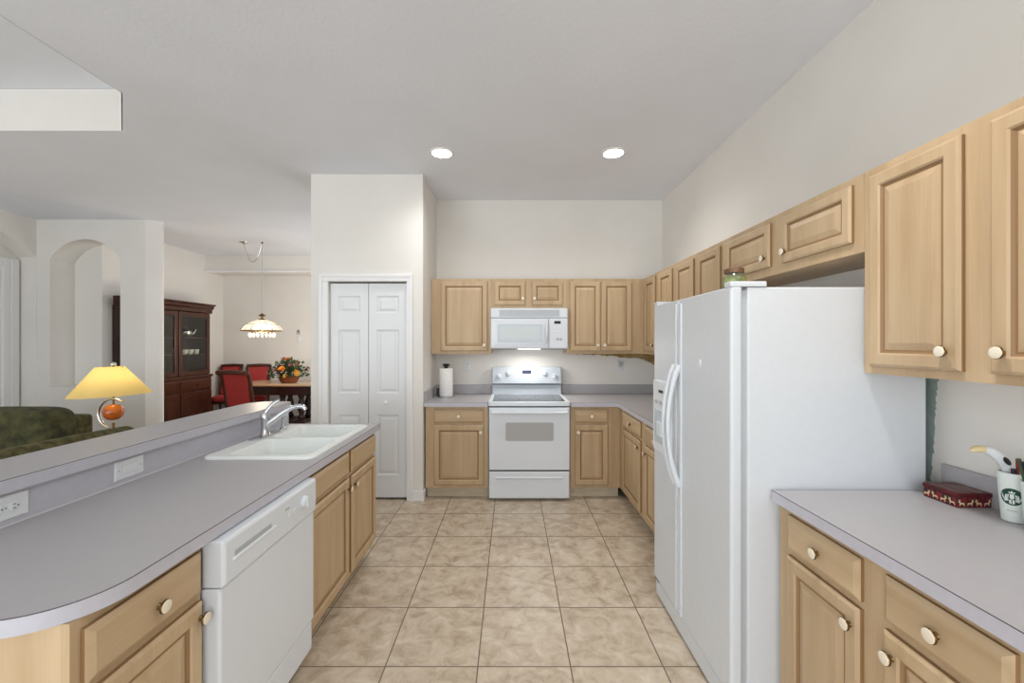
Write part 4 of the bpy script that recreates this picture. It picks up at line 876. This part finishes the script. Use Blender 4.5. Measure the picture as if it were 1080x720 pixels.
# flowers
fx_, fy_ = X(304, 7.1), 7.12
t = thing('flower_basket', 'wicker basket of orange and plum flowers on the dining table', 'flower arrangement', (fx_, fy_, 0.790))
bm = BM(); lathe(bm, [(0.10, 0.0005), (0.13, 0.03), (0.145, 0.085), (0.14, 0.10), (0.12, 0.09), (0.10, 0.05)], seg=28, sc=(1.15, 0.8)); bk = obj('basket', bm, 'wicker', t, smooth=40)
bm = BM(); tube(bm, [(0.15 * 1.13 * cos(2 * pi * k / 24), 0.15 * 0.78 * sin(2 * pi * k / 24), 0.097) for k in range(25)], 0.010, 8); obj('basket_rim', bm, 'wicker', bk, smooth=True)
rf = random.Random(11)
def spot(rmin=0.4, el0=15):
    a = rf.uniform(0, 2 * pi); e = R(rf.uniform(el0, 88)); k = rf.uniform(rmin, 1.0)
    return Vector((0.36 * k * cos(e) * cos(a), 0.25 * k * cos(e) * sin(a), 0.09 + 0.34 * k * sin(e)))
bm = BM()
for k in range(430):
    p = spot(0.35, 0); d = (p - Vector((0, 0, 0.06))).normalized(); s_ = d.cross(Vector((rf.uniform(-1, 1), rf.uniform(-1, 1), 1))).normalized(); n_ = rf.uniform(0.045, 0.075); wv = s_ * n_ * 0.32
    vs = [bm.verts.new(q) for q in (p - d * n_ * 0.5, p + wv, p + d * n_ * 0.6 + Vector((0, 0, -0.01)), p - wv)]; bm.faces.new(vs)
fo = obj('foliage', bm, 'leaf', t); fo['kind'] = 'stuff'
bm = BM(); 
for k in range(26):
    p = spot(0.6, 10); tube(bm, [(p.x * 0.2, p.y * 0.2, 0.06), (p.x * 0.7, p.y * 0.7, 0.06 + (p.z - 0.06) * 0.6), tuple(p)], 0.0025, 5)
st = obj('stems', bm, 'leaf', t); st['kind'] = 'stuff'
def flower(p, r, m):
    bm = BM(); d = Vector((p.x, p.y - 0.12, p.z - 0.02)).normalized(); u = d.orthogonal().normalized(); v_ = d.cross(u)
    for ring_, (rr, out, n) in enumerate(((r, 0.0, 8), (r * 0.65, r * 0.3, 6))):
        for k in range(n):
            a = 2 * pi * k / n + ring_ * 0.4; rad = u * cos(a) + v_ * sin(a); tan = -u * sin(a) + v_ * cos(a)
            vs = [bm.verts.new(q) for q in (p + d * out, p + rad * rr * 0.6 + tan * rr * 0.38 + d * (out + r * 0.25), p + rad * rr + d * (out + r * 0.1), p + rad * rr * 0.6 - tan * rr * 0.38 + d * (out + r * 0.25))]; bm.faces.new(vs)
    blob(bm, p + d * r * 0.35, (r * 0.3, r * 0.3, r * 0.3), 0, 1)
    return obj('flower', bm, m, t)
flower(Vector((-0.04, -0.15, 0.24)), 0.072, 'orange'); flower(Vector((0.20, -0.12, 0.17)), 0.060, 'gold'); flower(Vector((-0.13, -0.05, 0.27)), 0.04, 'pinkp'); flower(Vector((0.13, 0.02, 0.30)), 0.035, 'pinkp'); flower(Vector((0.02, -0.16, 0.13)), 0.04, 'gold')
for k in range(40):
    flower(spot(0.7, 8), rf.uniform(0.026, 0.046), rf.choice(['plum', 'plum', 'plum', 'leaf', 'pinkp', 'orange']))
# swagged chandelier
cx_, cyy = X(276.5, 6.5), 6.5
t = thing('swag_chandelier', 'glass umbrella chandelier hanging on a swagged cord over the dining table', 'chandelier', (cx_, cyy, CZ))
zs = -1.135
bm = BM(); lathe(bm, [(0.012, -0.0005), (0.016, -0.012), (0.006, -0.03)], seg=14); obj('ceiling_hook', bm, 'brass', t, smooth=40)
hxs = X(257, 6.5) - cx_
bm = BM(); lathe(bm, [(0.065, -0.0005), (0.060, -0.012), (0.02, -0.028)], (hxs, 0, 0), 24); obj('canopy', bm, 'silver', t, smooth=40)
bm = BM(); n = 16; tube(bm, [(hxs + (0 - hxs) * k / n, 0, -0.02 - 0.29 * (1 - (2 * k / n - 1) ** 2)) for k in range(n + 1)], 0.006, 6); obj('swag_cord', bm, 'silver', t, smooth=50)
bm = BM(); tube(bm, [(0, 0, -0.03), (0, 0, zs + 0.02)], 0.0055, 6); obj('cord', bm, 'greyplastic', t)
bm = BM(); lathe(bm, [(0.006, zs + 0.02), (0.05, zs - 0.012), (0.052, zs - 0.022), (0.02, zs - 0.03), (0.018, zs - 0.06), (0.055, zs - 0.085), (0.05, zs - 0.09)], seg=20); obj('crown', bm, 'brass', t, smooth=40)
dome = [(0.055, zs - 0.085), (0.13, zs - 0.105), (0.20, zs - 0.145), (0.255, zs - 0.195), (0.285, zs - 0.235), (0.29, zs - 0.25)]
bm = BM(); lathe(bm, dome, seg=16, cap0=False, cap1=False); obj('glass_shade', bm, 'shadeglass', t)
for k in range(8):
    a = 2 * pi * k / 8; bm = BM(); tube(bm, [(r * cos(a) * 1.005, r * sin(a) * 1.005, z) for r, z in dome], 0.0042, 5); obj('rib', bm, 'brass', t, smooth=50)
bm = BM(); tube(bm, [(0.291 * cos(2 * pi * k / 32), 0.291 * sin(2 * pi * k / 32), zs - 0.252) for k in range(33)], 0.006, 6); obj('rim_band', bm, 'brass', t, smooth=True)
bm = BM(); tube(bm, [(0.215 * cos(2 * pi * k / 32), 0.215 * sin(2 * pi * k / 32), zs - 0.155) for k in range(33)], 0.004, 6); obj('middle_band', bm, 'brass', t, smooth=True)
bm = BM(); tube(bm, [(0.17 * cos(2 * pi * k / 32), 0.17 * sin(2 * pi * k / 32), zs - 0.275) for k in range(33)], 0.005, 6); obj('crystal_ring', bm, 'brass', t, smooth=True)
for k in range(18):
    a = 2 * pi * k / 18; bm = BM(); lathe(bm, [(0.002, 0.0), (0.020, -0.03), (0.016, -0.06), (0.001, -0.08)], (0.17 * cos(a), 0.17 * sin(a), zs - 0.278), 6); obj('crystal_drop', bm, 'shadeglass', t)
for k in range(5):
    a = 2 * pi * k / 5 + 0.3; bm = BM(); blob(bm, (0.095 * cos(a), 0.095 * sin(a), zs - 0.19), (0.026, 0.026, 0.045), 0, 2); obj('bulb', bm, 'bulbe', t, smooth=True)
bulb('chandelier_light', (cx_, cyy, CZ + zs - 0.36), 16, (1.0, 0.86, 0.68), 0.08)
